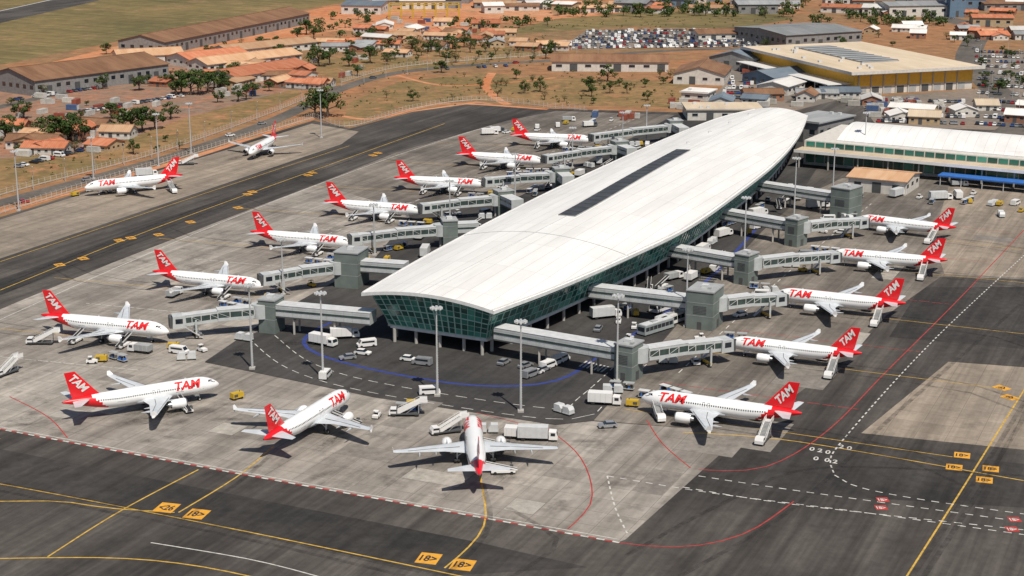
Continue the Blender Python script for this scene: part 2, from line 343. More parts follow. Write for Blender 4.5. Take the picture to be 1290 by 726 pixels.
def signpaint(px,py,w,h,ang,T=T26,mt=pblk,bg=por,name='taxiway_sign_marking'):
    p=G(px,py); B=MB()
    if bg: B.add([(-w/2,-h/2,0),(w/2,-h/2,0),(w/2,h/2,0),(-w/2,h/2,0)],[(0,1,2,3)],bg)
    B.add([(v.x*w*.78,v.y*h*.55,.006) for v in T[0]],T[1],mt)
    B.obj(name,loc=(p.x,p.y,Z+.009),rz=ang)
for q in [(210,640,-.25),(248,648,-.25),(540,704,-.25),(583,712,-.25)]: signpaint(q[0],q[1],4.0,4.6,q[2],random.choice([T26,T18]))
for q in [(1212,574),(1202,589),(1248,591),(1240,605)]: signpaint(*q,3.3,3.4,-.3,random.choice([T26,T18]))
for q in [(105,326),(75,334),(150,303),(165,300),(200,296),(240,280),(300,262),(312,245),(318,242),(388,221),(394,218),(470,196),(476,193),(1262,489),(1272,501)]: signpaint(*q,2.8,3.8,.6,T18)
for q in [(1023,566,T02),(1033,568,T2),(1043,570,T02),(1060,563,T2),(1070,565,T02),(1042,580,T02),(1052,582,T2),(1028,578,T02)]: signpaint(q[0],q[1],1.4,4.0,-.3,q[2],pw,None,'stand_number_marking')
for q in [(1112,630),(1110,640),(1278,655),(1275,667)]: signpaint(q[0],q[1],2.3,2.4,0,T18,pw,pr)
# ---------------------------------------------------------------- airliner
def rz_fn(x):
    K=[(0,.04,3.30),(.25,.42,3.32),(.7,.78,3.38),(1.5,1.20,3.50),(2.6,1.57,3.64),(4,1.84,3.78),(5.5,1.96,3.84),(7,1.98,3.85),(24.5,1.98,3.85),(27,1.86,3.97),(29.5,1.60,4.20),(32,1.23,4.50),(34.5,.80,4.78),(36.5,.45,4.95),(37.4,.22,5.0)]
    for a,b in zip(K,K[1:]):
        if x<=b[0]:
            t=(x-a[0])/(b[0]-a[0]); return a[1]+(b[1]-a[1])*t,a[2]+(b[2]-a[2])*t
    return K[-1][1:]
def aero(le,chord,th,axis='z',tw=0):
    P=[(0,0),(.06,.32),(.25,.5),(.6,.38),(1,.03),(1,-.03),(.6,-.3),(.25,-.42),(.06,-.28)]
    out=[]
    for a,b in P:
        x=le[0]-a*chord
        if axis=='z': out.append((x,le[1],le[2]+b*th))
        else: out.append((x,le[1]+b*th,le[2]))
    return out
def build_airliner():
    parts=[]
    xs=[0,.1,.25,.45,.7,1.1,1.5,2,2.6,3.3,4,4.8,5.5,6.2,7]+[7+i*.7 for i in range(1,44)]+[37.4]
    n=28
    def ring(x,k=1.0):
        r,z=rz_fn(x); return [(-x,r*k*math.sin(2*math.pi*j/n),z+r*k*1.03*math.cos(2*math.pi*j/n)) for j in range(n)]
    B=MB()
    def mf(c):
        if c.x < -30.2+1.15*(5.0-c.z): return red
        return fuswhite
    B.loft([ring(x) for x in xs],fuswhite,mf=mf)
    parts.append(('fuselage',B.mesh('fuselage',40)))
    B=MB(); rs=[]
    for x,w,h in[(-10.8,.6,.3),(-12,1.6,.8),(-14,2.15,1.15),(-18,2.2,1.2),(-20.5,1.7,.95),(-22.5,.6,.3)]:
        rs.append([(x,w*math.cos(t),2.75-abs(h)*math.sin(t)) for t in [math.pi*2*j/14 for j in range(14)]])
    B.loft(rs,wingrey); parts.append(('belly_fairing',B.mesh('belly_fairing',50)))
    B=MB()
    def on(x,ph,side,e=.02):
        r,z=rz_fn(-x); return (x,side*(r+e)*math.cos(ph),z+(r*1.03+e)*math.sin(ph))
    for s in(1,-1):
        x=-6.6
        while x>-29.5:
            B.add([on(x,.2,s),on(x-.26,.2,s),on(x-.26,.37,s),on(x,.37,s)],[(0,1,2,3)],glassd); x-=.53
        for p in [((-1.55,.62),(-1.2,.88),(-2.3,1.12),(-2.55,.72)),((-2.6,.72),(-2.35,1.1),(-3.0,.95),(-3.15,.62))]:
            B.add([on(a,b,s,.03) for a,b in p],[(0,1,2,3)],glassd)
    B.add([on(-1.2,.9,1,.03),on(-1.2,.9,-1,.03),on(-2.3,1.12,-1,.03),on(-2.3,1.12,1,.03)],[(0,1,2,3)],glassd)
    parts.append(('windows',B.mesh('windows')))
    B=MB()
    for s in(1,-1):
        for xd,w in((-4.6,.85),(-30.6,.8),(-15.2,.5),(-16.4,.5)):
            z0,z1=(-.2,.65) if w>.6 else (.05,.55)
            for a,b in(((xd,z0),(xd,z1)),((xd-w,z0),(xd-w,z1))):
                B.bar(on(a[0],a[1],s,.01),on(b[0],b[1],s,.01),.07,dgrey)
            B.bar(on(xd,z1,s,.01),on(xd-w,z1,s,.01),.07,dgrey)
        if s<0:
            for xc in(-9.5,-23.5):
                for a,b in(((xc,-.65),(xc,-.1)),((xc-1.8,-.65),(xc-1.8,-.1)),((xc,-.1),(xc-1.8,-.1))): B.bar(on(a[0],a[1],s,.01),on(b[0],b[1],s,.01),.06,grey)
    parts.append(('doors',B.mesh('doors')))
    B=MB()
    for s in(1,-1):
        B.loft([aero((-11.2,0.6*s,2.7),8.0,1.0),aero((-12.4,2.0*s,2.8),6.9,.95),aero((-15.0,6.3*s,3.2),4.2,.55),aero((-20.4,16.4*s,4.25),1.75,.22),aero((-20.9,17.0*s,4.35),1.3,.12)],wingrey)
        B.loft([aero((-20.6,17.0*s,4.3),1.6,.1,'y'),aero((-21.4,17.15*s,5.3),.7,.06,'y')],fuswhite)
        B.loft([aero((-20.8,17.0*s,4.3),1.3,.1,'y'),aero((-21.5,17.1*s,3.7),.5,.06,'y')],fuswhite)
        for y in(4.3,8.2,11.6):
            xr=-14.9-(y-6.3)*.52-2.8; z=3.2+(y-6.3)*.105-.25
            B.loft([[(xr+1.2,s*y+.05*math.cos(t),z+.05*math.sin(t)) for t in [k*math.pi/3 for k in range(6)]],[(xr-.6,s*y+.2*math.cos(t),z-.08+.28*math.sin(t)) for t in [k*math.pi/3 for k in range(6)]],[(xr-2.4,s*y+.04*math.cos(t),z+.04*math.sin(t)) for t in [k*math.pi/3 for k in range(6)]]],wingrey)
        B.bar((-16.9,3.2*s,3.32),(-18.0,7.5*s,3.5),.12,dgrey,.03); B.bar((-18.0,7.5*s,3.52),(-20.9,14*s,4.13),.12,dgrey,.03)
        B.bar((-13.6,3.6*s,3.28),(-20.3,15.5*s,4.28),.07,dgrey,.03)
    parts.append(('wings',B.mesh('wings',50)))
    B=MB()
    for s in(1,-1):
        B.loft([aero((-31.0,0.3*s,4.95),4.2,.38),aero((-34.8,6.2*s,5.45),1.5,.14)],wingrey)
        B.bar((-34.0,1.4*s,5.1),(-35.8,5.7*s,5.43),.08,dgrey,.03)
    parts.append(('tailplane',B.mesh('tailplane',50)))
    B=MB()
    B.loft([aero((-26.8,0,5.5),8.2,.1,'y'),aero((-28.9,0,5.9),6.4,.4,'y'),aero((-29.6,0,6.6),5.9,.42,'y'),aero((-34.2,0,11.9),2.5,.18,'y')],red)
    parts.append(('tail_fin',B.mesh('tail_fin',50)))
    B=MB(); n=18
    for s in(1,-1):
        cx,cy,cz=-10.2,5.75*s,2.12
        prof=[(0.05,.86),(0,.98),(-.3,1.12),(-1.4,1.2),(-2.8,1.1),(-3.7,.9)]
        rings=[[(cx+a,cy+r*math.cos(2*math.pi*j/n),cz+r*math.sin(2*math.pi*j/n)) for j in range(n)] for a,r in prof]
        def em(c): return metal if c.x>cx-.2 else fuswhite
        B.loft(rings,fuswhite,caps=False,mf=em)
        B.tube((cx-.05,cy,cz),(cx-.9,cy,cz),.87,.8,n,dgrey,caps=False)
        B.tube((cx-.9,cy,cz),(cx-.92,cy,cz),.82,.82,n,black)
        B.tube((cx-.35,cy,cz),(cx-.9,cy,cz),.05,.3,10,lgrey)
        B.tube((cx-3.4,cy,cz),(cx-4.4,cy,cz),.7,.45,n,metal); B.tube((cx-4.4,cy,cz),(cx-5.0,cy,cz),.3,.06,10,dgrey)
        B.tube((cx-3.65,cy,cz),(cx-3.66,cy,cz),.88,.88,n,dgrey)
        B.loft([aero((cx-1.0,cy,3.1),5.2,.35,'y'),aero((cx-2.2,cy,3.35),5.2,.35,'y')],wingrey)
    parts.append(('engines',B.mesh('engines',45)))
    B=MB()
    def wheel(x,y,r,w): B.tube((x,y-w/2,r),(x,y+w/2,r),r,r,14,black); B.tube((x,y-w/2-.02,r),(x,y+w/2+.02,r),r*.45,r*.45,8,lgrey)
    for y in(-.28,.28): wheel(-5.1,y,.4,.22)
    B.bar((-5.1,0,.4),(-5.0,0,2.2),.16,lgrey); B.box(-6.3,-5.3,-.45,-.38,1.3,2.1,fuswhite); B.box(-6.3,-5.3,.38,.45,1.3,2.1,fuswhite)
    for s in(1,-1):
        for y in(3.45,4.1): wheel(-17.7,y*s,.58,.4)
        B.bar((-17.7,3.8*s,.58),(-17.5,3.7*s,3.0),.28,lgrey); B.bar((-17.7,3.8*s,1.5),(-17.6,2.2*s,2.6),.14,lgrey); B.bar((-17.7,3.4*s,.58),(-17.7,4.2*s,.58),.14,lgrey)
    parts.append(('landing_gear',B.mesh('landing_gear')))
    T=text2d('TAM',slices=10,shear=.28,bold=.035); B=MB(); Rr=1.98
    for s in(1,-1):
        vs=[]
        for v in T[0]:
            a=v.x*6.4; b=v.y*2.2+1.15; ph=b/Rr
            vs.append(((-8.2)-s*a,s*(Rr+.03)*math.cos(ph),3.85+(Rr*1.03+.03)*math.sin(ph)))
        B.add(vs,T[1],redtxt)
        ang=math.radians(48)*s
        vs=[]
        for v in T[0]:
            a=v.x*5.0; b=v.y*1.9
            A=a*math.cos(ang)-b*math.sin(ang); Bz=a*math.sin(ang)+b*math.cos(ang)
            vs.append((-33.45-s*A,s*.235,8.95+Bz))
        B.add(vs,T[1],white)
    parts.append(('livery_lettering',B.mesh('livery_lettering')))
    B=MB(); B.loft([aero((-8,0,5.85),.5,.05,'y'),aero((-8.2,0,6.2),.25,.03,'y')],lgrey); B.loft([aero((-20,0,5.85),.5,.05,'y'),aero((-20.2,0,6.2),.25,.03,'y')],lgrey)
    B.tube((-37.2,0,5.0),(-37.6,0,5.02),.2,.14,10,dgrey)
    parts.append(('antennas',B.mesh('antennas')))
    return parts
AIR=build_airliner()
planes=[((222,419),(44,396),'L'),((332,360),(193,341),'L'),((445,307),(316,291),'L'),((533,267),(409,253),'L'),((613,233),(497,223),'L'),((687,204),(575,193),'L'),((747,177),(643,169),'L'),
 ((105,237),(231,220),'P'),((326,187),(338,176),'P'),((276,483),(79,507),'F'),((440,496),(332,554),'F'),((594,527),(604,600),'F'),
 ((808,501),(1010,521),'R'),((919,431),(1082,443),'R'),((975,371),(1141,382),'R'),((1045,320),(1193,327),'R'),((1082,276),(1201,285),'R')]
PL=[]
stain=decal_mat('oil_stain',(.03,.025,.022),.05,.55,True,.7); rub=decal_mat('tyre_rubber_film',(.02,.018,.017),.0,.4,False,.35)
SQ=MB(); SQ.add([(-1,-1,0),(1,-1,0),(1,1,0),(-1,1,0)],[(0,1,2,3)],stain); SQ=SQ.mesh('stain')
_zi=[0]
def blot(x,y,a,b_,rz,me=None,nm='ground_stain'):
    _zi[0]+=1; place(me or SQ,nm,None,(x,y,.0735+.00015*(_zi[0]%60)),rz,(a,b_,1))
ZR=.069
for npx,tpx,k in planes:
    a=G(*npx,3.4); t=G(*tpx,5.0); d=a-t; L=d.length
    if k=='P' and npx[0]==326: L=36
    sc=min(max(L/37.4,.92),1.0); rz=math.atan2(d.y,d.x)
    if npx==(594,527): sc=1.0
    mid=(a+t)/2; loc=mid+d.normalized()*37.4*sc/2
    instance(AIR,'passenger_aircraft',(loc.x,loc.y,.045),rz,sc); PL.append((loc,rz,sc,k))
    u=Vector((math.cos(rz),math.sin(rz))); nn=Vector((-u.y,u.x))
    for lx,ly,aa,bb in((-13,0,12,4),(-16,-6,5,3),(-24,-6,7,3),(-8,-8,7,4)):
        p=loc+u*(lx+U(-2,2))+nn*(ly+U(-1,1)); blot(p.x,p.y,aa*U(.8,1.3),bb*U(.8,1.4),rz+U(-.3,.3))
    for ly in(-3.8,3.8):
        q=[loc-u*17+nn*ly, loc-u*45+nn*ly, loc-u*62+nn*(ly+U(2,4)), loc-u*75+nn*(ly+12)]
        if k in'LR': strip('tyre_mark',q,.9,ZR,rub,world=True)
    if k in'LR':
        strip('stand_lead_in_line',[loc+u*4,loc-u*70],.26,Z+.004,pyl,world=True)
        for sd in(-1,): strip('stand_boundary_line',[loc+nn*sd*22+u*3,loc+nn*sd*22-u*45],.26,Z+.004,pr if k=='R' else pw,world=True,dash=(3,.6))
for _ in range(30):
    p=G(U(0,800),U(420,600)); blot(p.x,p.y,U(2,6),U(1,2.5),AX+U(-.5,.5))
for p in [[(-100,590),(120,632),(330,676),(560,728)],[(-100,600),(120,642),(330,684),(560,738)],[(1140,740),(1225,612),(1300,492)],[(1155,740),(1238,612),(1310,492)],[(0,360),(200,281),(420,202),(560,153)],[(0,372),(200,291),(420,210),(560,158)],[(560,726),(600,690),(618,655),(608,610)],[(230,655),(305,605),(350,565)],[(790,700),(900,640),(1030,590),(1290,600)],[(850,730),(1000,640),(1130,520),(1290,380)],[(640,730),(700,690),(690,670),(640,640)]]:
    strip('tyre_mark',p,1.1,ZR,rub)
# ---------------------------------------------------------------- vehicles
def wheels(B,xs,y,r,w=.25):
    for x in xs:
        for s in(1,-1): B.tube((x,s*y-w/2,r),(x,s*y+w/2,r),r,r,10,black)
def prof(B,pts,y0,y1,m,ins=0):
    n=len(pts); vs=[(x,y0,z) for x,z in pts]+[(x,y1,z) for x,z in pts]
    B.add(vs,[tuple(range(n)),tuple(range(n,2*n))[::-1]]+[(i,i+n,(i+1)%n+n,(i+1)%n) for i in range(n)],m)
def car_mesh(m):
    B=MB(); body=[(-2.1,.3),(2.1,.3),(2.15,.7),(1.95,.85),(1.0,.95),(-1.9,.98),(-2.15,.8)]
    prof(B,body,-.86,.86,m)
    B.box(-1.85,1.0,-.8,.8,.95,1.42,glassd,tx=.5,ty=.14); B.box(-1.3,.45,-.65,.65,1.42,1.47,m)
    wheels(B,(-1.3,1.35),.8,.33); return B.mesh('car_body',35)
def van_mesh(m):
    B=MB(); prof(B,[(-2.5,.35),(2.5,.35),(2.55,.9),(2.1,1.15),(1.5,2.0),(-2.45,2.05)],-.95,.95,m)
    B.add([(2.09,-.8,1.18),(2.09,.8,1.18),(1.56,.72,1.95),(1.56,-.72,1.95)],[(0,1,2,3)],glassd,Matrix.Translation((.02,0,.01)))
    for s in(1,-1): B.box(-1.9,1.5,s*.955-.01,s*.955+.01,1.25,1.75,glassd)
    wheels(B,(-1.6,1.6),.85,.36); return B.mesh('van_body',35)
def truck_mesh(mb,mc,L=5.0,h=3.0):
    B=MB(); B.box(-L,2.6,-.9,.9,.55,.8,dgrey); B.box(-L,.6,-1.2,1.2,.8,h,mb)
    prof(B,[(.8,.5),(2.7,.5),(2.75,1.3),(2.4,2.2),(.8,2.3)],-1.1,1.1,mc); B.add([(2.76,-.95,1.35),(2.76,.95,1.35),(2.44,.9,2.1),(2.44,-.9,2.1)],[(0,1,2,3)],glassd)
    for s in(1,-1): B.box(1.2,2.2,s*1.11-.01,s*1.11+.01,1.35,2.05,glassd)
    for x in [-L+.5+i*1.2 for i in range(int(L-.6))]: B.box(x,x+.06,-1.23,1.23,.85,h-.03,lgrey)
    wheels(B,(-L+1.2,1.8),.95,.45); return B.mesh('truck_body',35)
def bus_mesh(m):
    B=MB(); B.box(-6,6,-1.4,1.4,.4,2.9,m,tx=.1,ty=.06); B.box(-5.6,5.6,-1.2,1.2,2.9,3.05,lgrey)
    for s in(1,-1):
        for i in range(7): B.box(-5.6+i*1.6,-4.2+i*1.6,s*1.385-.02,s*1.385+.02,1.3,2.35,glassd)
    B.box(5.93,6.03,-1.2,1.2,1.1,2.5,glassd); B.box(-6.03,-5.93,-1.1,1.1,1.4,2.4,glassd); B.box(-2,0,-.6,.6,3.05,3.3,grey)
    wheels(B,(-3.8,3.9),1.2,.5); return B.mesh('bus_body')
def stairs_mesh(m,ht=3.4):
    B=MB(); B.box(-5,1.5,-1,1,.5,.8,dgrey); prof(B,[(-5.4,.5),(-3.7,.5),(-3.7,1.9),(-5,1.9),(-5.4,1.2)],-.95,.95,m); B.box(-5.05,-3.65,-.96,.96,1.3,1.75,glassd)
    n=14
    for i in range(n):
        x=-3.4+i*.36; z=.8+(ht-.8)*(i+1)/n; B.box(x,x+.38,-.75,.75,z-.12,z,grey)
    B.box(1.6,3.4,-.8,.8,ht-.15,ht,lgrey)
    for s in(1,-1):
        B.bar((-3.4,s*.8,.7),(1.6,s*.8,ht-.1),.08,m,.35); B.bar((-3.4,s*.8,1.9),(1.6,s*.8,ht+1.0),.07,m); B.bar((1.6,s*.8,ht+1),(3.3,s*.8,ht+1),.07,m)
        B.add([(-3.4,s*.82,.9),(1.6,s*.82,ht),(1.6,s*.82,ht+.6),(-3.4,s*.82,1.5)],[(0,1,2,3)],white); B.add([(1.6,s*.82,ht),(3.3,s*.82,ht),(3.3,s*.82,ht+.95),(1.6,s*.82,ht+.95)],[(0,1,2,3)],white)
        for i in range(5): B.bar((-3.4+i*1.25,s*.8,.8+i*.65),(-3.4+i*1.25,s*.8,1.9+i*.63),.06,m)
        B.bar((1.4,s*.7,.7),(1.4,s*.7,ht),.14,grey); B.bar((-1.5,s*.7,.7),(1.4,s*.7,ht-.4),.1,grey)
    wheels(B,(-4.2,.9),.85,.4); return B.mesh('stairs_body')
def tug_mesh(m):
    B=MB(); prof(B,[(-1.4,.3),(1.4,.3),(1.4,.95),(.2,1.05),(-1.4,.85)],-.7,.7,m); B.box(-.9,.1,-.6,.6,1.75,1.83,m)
    for x in(-.85,.05):
        for s in(-.55,.55): B.bar((x,s,.9),(x,s,1.76),.06,dgrey)
    B.box(-.6,-.2,-.4,.4,.85,1.3,black); wheels(B,(-.9,.9),.65,.3); return B.mesh('tug_body')
def cart_mesh(load,n=3):
    B=MB()
    for k in range(n):
        x=-3-k*3.3; B.box(x-1.3,x+1.3,-.75,.75,.42,.55,grey); wheels(B,(x-.8,x+.8),.6,.22,.14); B.bar((x+1.3,0,.45),(x+2,0,.45),.07,dgrey)
        for sx in(-1.25,1.25):
            B.bar((x+sx,-.7,.5),(x+sx,-.7,1.9),.06,grey); B.bar((x+sx,.7,.5),(x+sx,.7,1.9),.06,grey)
        B.box(x-1.35,x+1.35,-.78,.78,1.9,1.97,load)
        for i in range(5):
            a=x-1.1+i*.42; h=U(.4,.95); B.box(a,a+.38,-.6,U(.1,.6),.56,.56+h,random.choice([dgrey,blue,dgrey,black]),ty=.04)
    return B.mesh('carts_body')
def pallet_mesh():
    B=MB()
    for k in range(2):
        x=k*2.6; B.box(x,x+2.3,-1,1,.35,.5,grey); wheels(B,(x+.5,x+1.8),.8,.2,.12)
        prof(B,[(x+.1,.5),(x+2.2,.5),(x+2.2,2.0),(x+.6,2.0),(x+.1,1.3)],-.9,.9,lgrey)
    return B.mesh('container_body')
def belt_mesh():
    B=MB(); B.box(-3,2,-.9,.9,.45,.85,white); wheels(B,(-2.2,1.2),.8,.36); B.bar((-3.4,.15,.9),(3.6,.15,2.6),.9,black,.16)
    for s in(-.33,.63): B.bar((-3.4,s,.98),(3.6,s,2.68),.07,white,.3)
    B.bar((.6,.15,.85),(1.2,.15,2.0),.12,grey); B.box(-2.6,-1.9,-.85,-.3,.85,1.7,dgrey); return B.mesh('belt_body')
def gpu_mesh():
    B=MB(); B.box(-1.5,1.5,-.8,.8,.5,1.7,yel,tx=.1,ty=.06); B.box(-1.2,-.2,-.83,.83,.8,1.4,dgrey); B.bar((1.5,0,.5),(2.5,0,.4),.08,dgrey); wheels(B,(-.9,.9),.7,.3,.2); B.tube((.8,0,1.7),(.8,0,2.0),.1,.1,8,dgrey); return B.mesh('gpu_body')
cc={'w':white,'s':mat('car_silver',(.45,.46,.48),.3,.5),'b':mat('car_black',(.02,.02,.025),.25,coat=.5),'r':mat('car_red',(.4,.02,.02),.3,coat=.5),'u':mat('car_blue',(.03,.07,.22),.3,coat=.5),'g':mat('car_grey',(.14,.15,.16),.3,.4)}
CAR=[car_mesh(cc[k]) for k in 'wwwssbrugg']; VAN=[van_mesh(cc[k]) for k in 'wwws']; ACAR=[CAR[0],CAR[3],CAR[0]]
TRK=[truck_mesh(white,white),truck_mesh(lgrey,white,6,3.3),truck_mesh(white,cc['g'],4.2,2.7),truck_mesh(grey,white,3.6,2.3)]
BUS=[bus_mesh(white),bus_mesh(mat('bus_grey',(.3,.33,.33),.4))]; STA=stairs_mesh(white); TUG=[tug_mesh(yel),tug_mesh(white),tug_mesh(white)]
CRT=[cart_mesh(lgrey),cart_mesh(grey,2)]; PAL=pallet_mesh(); GPU=gpu_mesh(); BLT=belt_mesh()
OCC=[]
def veh(kind,x,y,rz,force=False):
    if not force:
        for ox,oy in OCC:
            if (ox-x)**2+(oy-y)**2<16: return
    OCC.append((x,y))
    tab={'car':('parked_car',ACAR),'van':('service_van',VAN),'truck':('box_truck',TRK),'bus':('apron_bus',BUS),'stairs':('mobile_boarding_stairs',[STA]),
     'tug':('baggage_tractor',TUG),'cart':('baggage_cart_train',CRT),'pallet':('cargo_container_dolly',[PAL]),'gpu':('ground_power_unit',[GPU]),'belt':('belt_loader',[BLT])}
    n,ms=tab[kind]; place(random.choice(ms),n,None,(x,y,.05),rz)
def vpx(kind,px,py,deg): p=G(px,py); veh(kind,p.x,p.y,math.radians(deg),True)
for x,y,d in [(515,455,-20),(532,460,160),(635,459,60),(662,463,50),(668,475,50),(676,472,50),(684,468,50),(691,464,50),(699,460,50),(707,456,50),(457,447,-20),(438,453,200),(462,437,200),(410,476,80),(541,497,10),(738,360,60),(746,354,60),(1105,330,30)]: vpx('van' if R()<.55 else 'car',x,y,d)
for x,y,d in [(440,426,10),(412,436,-30),(768,510,-10),(660,553,-10),(687,555,-5),(850,352,40),(873,352,60),(770,400,20),(795,345,50),(620,170,10),(628,167,20),(718,153,0),(745,160,20),(700,330,50),(1190,252,10),(1210,235,0),(190,222,20),(1035,262,20),(1020,246,60),(175,444,160)]: vpx('truck',x,y,d)
vpx('bus',826,418,45); vpx('bus',846,408,48); vpx('bus',838,390,50)
for x,y,d in [(15,470,60),(60,434,0),(572,545,20),(240,208,10),(128,240,110),(826,524,100),(520,524,0)]: vpx('stairs',x,y,d)
vpx('tug',116,458,10); vpx('gpu',128,456,0); vpx('cart',540,520,-10); vpx('pallet',600,545,0); vpx('gpu',520,513,0)
for i,(loc,rz,sc,k) in enumerate(PL):
    u=Vector((math.cos(rz),math.sin(rz))); n=Vector((-u.y,u.x))
    def at(lx,ly):
        p=loc+u*lx*sc+n*ly*sc; return p.x,p.y
    if k=='P' and i!=7: continue
    q=.6 if k=='F' else 1.0
    veh('belt',*at(-10.3,-5.2),rz+math.pi/2)
    if R()<.9*q: veh('cart',*at(-7,-9+U(-1,1)),rz+math.pi+U(-.2,.2))
    if R()<.5*q: veh('tug',*at(U(-5,-3),-9),rz+U(-.2,.2))
    if R()<.45 and k!='F': veh('truck',*at(-26,-7),rz+math.pi/2)
    if R()<.5*q: veh('belt',*at(-24.3,-5),rz+math.pi/2)
    if R()<.7: veh('gpu',*at(3,U(-4,-2)),rz+U(-.5,.5))
    if k in'LR':
        for kd,a0,a1,b0,b1 in(('pallet',2,12,-15,-10),('tug',5,14,-11,-3),('van',6,14,-9,-5),('cart',6,16,-16,-12),('cart',-2,6,-19,-13),('pallet',8,18,6,14),('tug',2,10,9,16),('truck',8,20,-20,-10)):
            if R()<.72: veh(kd,*at(U(a0,a1),U(b0,b1)),rz+U(-.6,.6))
    if k in 'LR' and R()<.5: veh('car',*at(U(0,6),U(10,15)),rz+U(-2,2))
    if k in 'R' or i==7: veh('stairs',*at(-31,5.6),rz-math.pi/2)
for a,b_,n in [((470,345),(640,262),12),((650,258),(840,172),16),((735,440),(900,330),18),((905,325),(1010,235),18),((1090,240),(1280,262),18),((620,170),(760,152),12),((1050,255),(1130,232),8),((1215,245),(1285,275),6)]:
    for _ in range(n):
        p=G(*a).lerp(G(*b_),R()); p+=Vector((U(-7,7),U(-5,5))); veh(random.choice(['tug','cart','van','pallet','gpu','belt','truck','car']),p.x,p.y,math.pi/2-AX+U(-.5,.5))
# ---------------------------------------------------------------- terminal pier
def resample(P,n):
    L=[0]
    for a,b in zip(P,P[1:]): L.append(L[-1]+(b-a).length)
    out=[]
    for k in range(n+1):
        d=L[-1]*k/n; i=0
        while i<len(L)-2 and L[i+1]<d: i+=1
        out.append(P[i].lerp(P[i+1],(d-L[i])/(L[i+1]-L[i])))
    return out
def crom(P,m=10):
    Q=[]
    for i in range(len(P)-1):
        p0=P[max(i-1,0)];p1=P[i];p2=P[i+1];p3=P[min(i+2,len(P)-1)]
        for k in range(m):
            t=k/m; Q.append(0.5*((2*p1)+(p2-p0)*t+(2*p0-5*p1+4*p2-p3)*t*t+(3*p1-p0-3*p2+p3)*t**3))
    Q.append(P[-1]); return Q
EH=13.5
LE=[G(*p,EH) for p in [(455,369),(520,331),(590,293),(640,267),(705,235),(790,196),(850,170),(905,149),(950,138)]]
RE=[G(*p,EH) for p in [(622,392),(705,361),(790,324),(868,286),(930,243),(980,203),(1006,172),(1018,146)]]
NS=60
Ls=resample(crom(LE),NS); Rs=resample(crom(RE),NS)
term=empty('airport_terminal',(0,0,0))
m_roof,nt,b=newmat('white_membrane_roof'); L_=nt.links.new
b.inputs['Roughness'].default_value=.55; b.inputs['Specular IOR Level'].default_value=.3
geo=N(nt,'ShaderNodeNewGeometry'); mp=N(nt,'ShaderNodeMapping'); mp.inputs['Rotation'].default_value=(0,0,AX); L_(geo.outputs['Position'],mp.inputs[0])
br=N(nt,'ShaderNodeTexBrick'); br.offset=0; br.inputs['Scale'].default_value=1; br.inputs['Brick Width'].default_value=4.0; br.inputs['Row Height'].default_value=24; br.inputs['Mortar Size'].default_value=.07
br.inputs['Color1'].default_value=(.77,.755,.73,1); br.inputs['Color2'].default_value=(.83,.82,.795,1); br.inputs['Mortar'].default_value=(.57,.55,.52,1); L_(mp.outputs[0],br.inputs[0])
ms=N(nt,'ShaderNodeMapping'); ms.inputs['Scale'].default_value=(.5,.06,1); L_(mp.outputs[0],ms.inputs[0])
nn=N(nt,'ShaderNodeTexNoise'); nn.inputs['Scale'].default_value=.3; nn.inputs['Detail'].default_value=8; nn.inputs['Roughness'].default_value=.7; L_(ms.outputs[0],nn.inputs[0])
rr=N(nt,'ShaderNodeMapRange'); rr.inputs[1].default_value=.3; rr.inputs[2].default_value=.7; rr.inputs[3].default_value=.84; rr.inputs[4].default_value=1.05; L_(nn.outputs['Fac'],rr.inputs[0])
vv=N(nt,'ShaderNodeVectorMath',operation='SCALE'); L_(br.outputs['Color'],vv.inputs[0]); L_(rr.outputs[0],vv.inputs['Scale']); L_(vv.outputs[0],b.inputs['Base Color'])
NX=16
def rise(k):
    t=k/NS; return 2.0+2.6*math.sin(math.pi*min(1,t*1.0))**.8
def rp(k,s,dz=0):
    a=Ls[k]; c=Rs[k]; p=a.lerp(c,s); return Vector((p.x,p.y,EH+rise(k)*(1-(2*s-1)**2)+dz))
B=MB()
vs=[rp(k,j/NX) for k in range(NS+1) for j in range(NX+1)]; W=NX+1
B.add(vs,[(k*W+j,k*W+j+1,(k+1)*W+j+1,(k+1)*W+j) for k in range(NS) for j in range(NX)],m_roof)
vs2=[v-Vector((0,0,.9)) for v in vs]
B.add(vs2,[(k*W+j,(k+1)*W+j,(k+1)*W+j+1,k*W+j+1) for k in range(NS) for j in range(NX)],lgrey)
per=[k*W for k in range(NS+1)]+[NS*W+j for j in range(1,NX+1)]+[k*W+NX for k in range(NS-1,-1,-1)]+[j for j in range(NX-1,0,-1)]
fv=[];ff=[]
for q,i in enumerate(per): fv+= [vs[i],vs2[i]]
m_=len(per)
B.add(fv,[(2*i,2*((i+1)%m_),2*((i+1)%m_)+1,2*i+1) for i in range(m_)],mat('roof_fascia',(.7,.71,.7),.5))
B.obj('roof',term,smooth=35)
B=MB(); m_sk=mat('skylight_dark',(.06,.061,.063),.45,var=.35,scale=.3)
k0,k1=16,37
def ss_(k): t=(k-k0)/(k1-k0); return .40-.035*t,.50-.035*t
for k in range(k0,k1):
    a0,a1=ss_(k); b0,b1=ss_(k+1)
    B.add([rp(k,a0,.35),rp(k,a1,.35),rp(k+1,b1,.35),rp(k+1,b0,.35)],[(0,1,2,3)],m_sk)
    for a,c in((a0,b0),(a1,b1)):
        B.add([rp(k,a,.35),rp(k,a,-.1),rp(k+1,c,-.1),rp(k+1,c,.35)],[(0,1,2,3)],grey)
    B.bar(rp(k,a0,.4),rp(k,a1,.4),.1,dgrey)
a0,a1=ss_(k0); B.add([rp(k0,a0,.35),rp(k0,a1,.35),rp(k0,a1,-.3),rp(k0,a0,-.3)],[(0,1,2,3)],grey)
B.obj('roof_skylight',term)
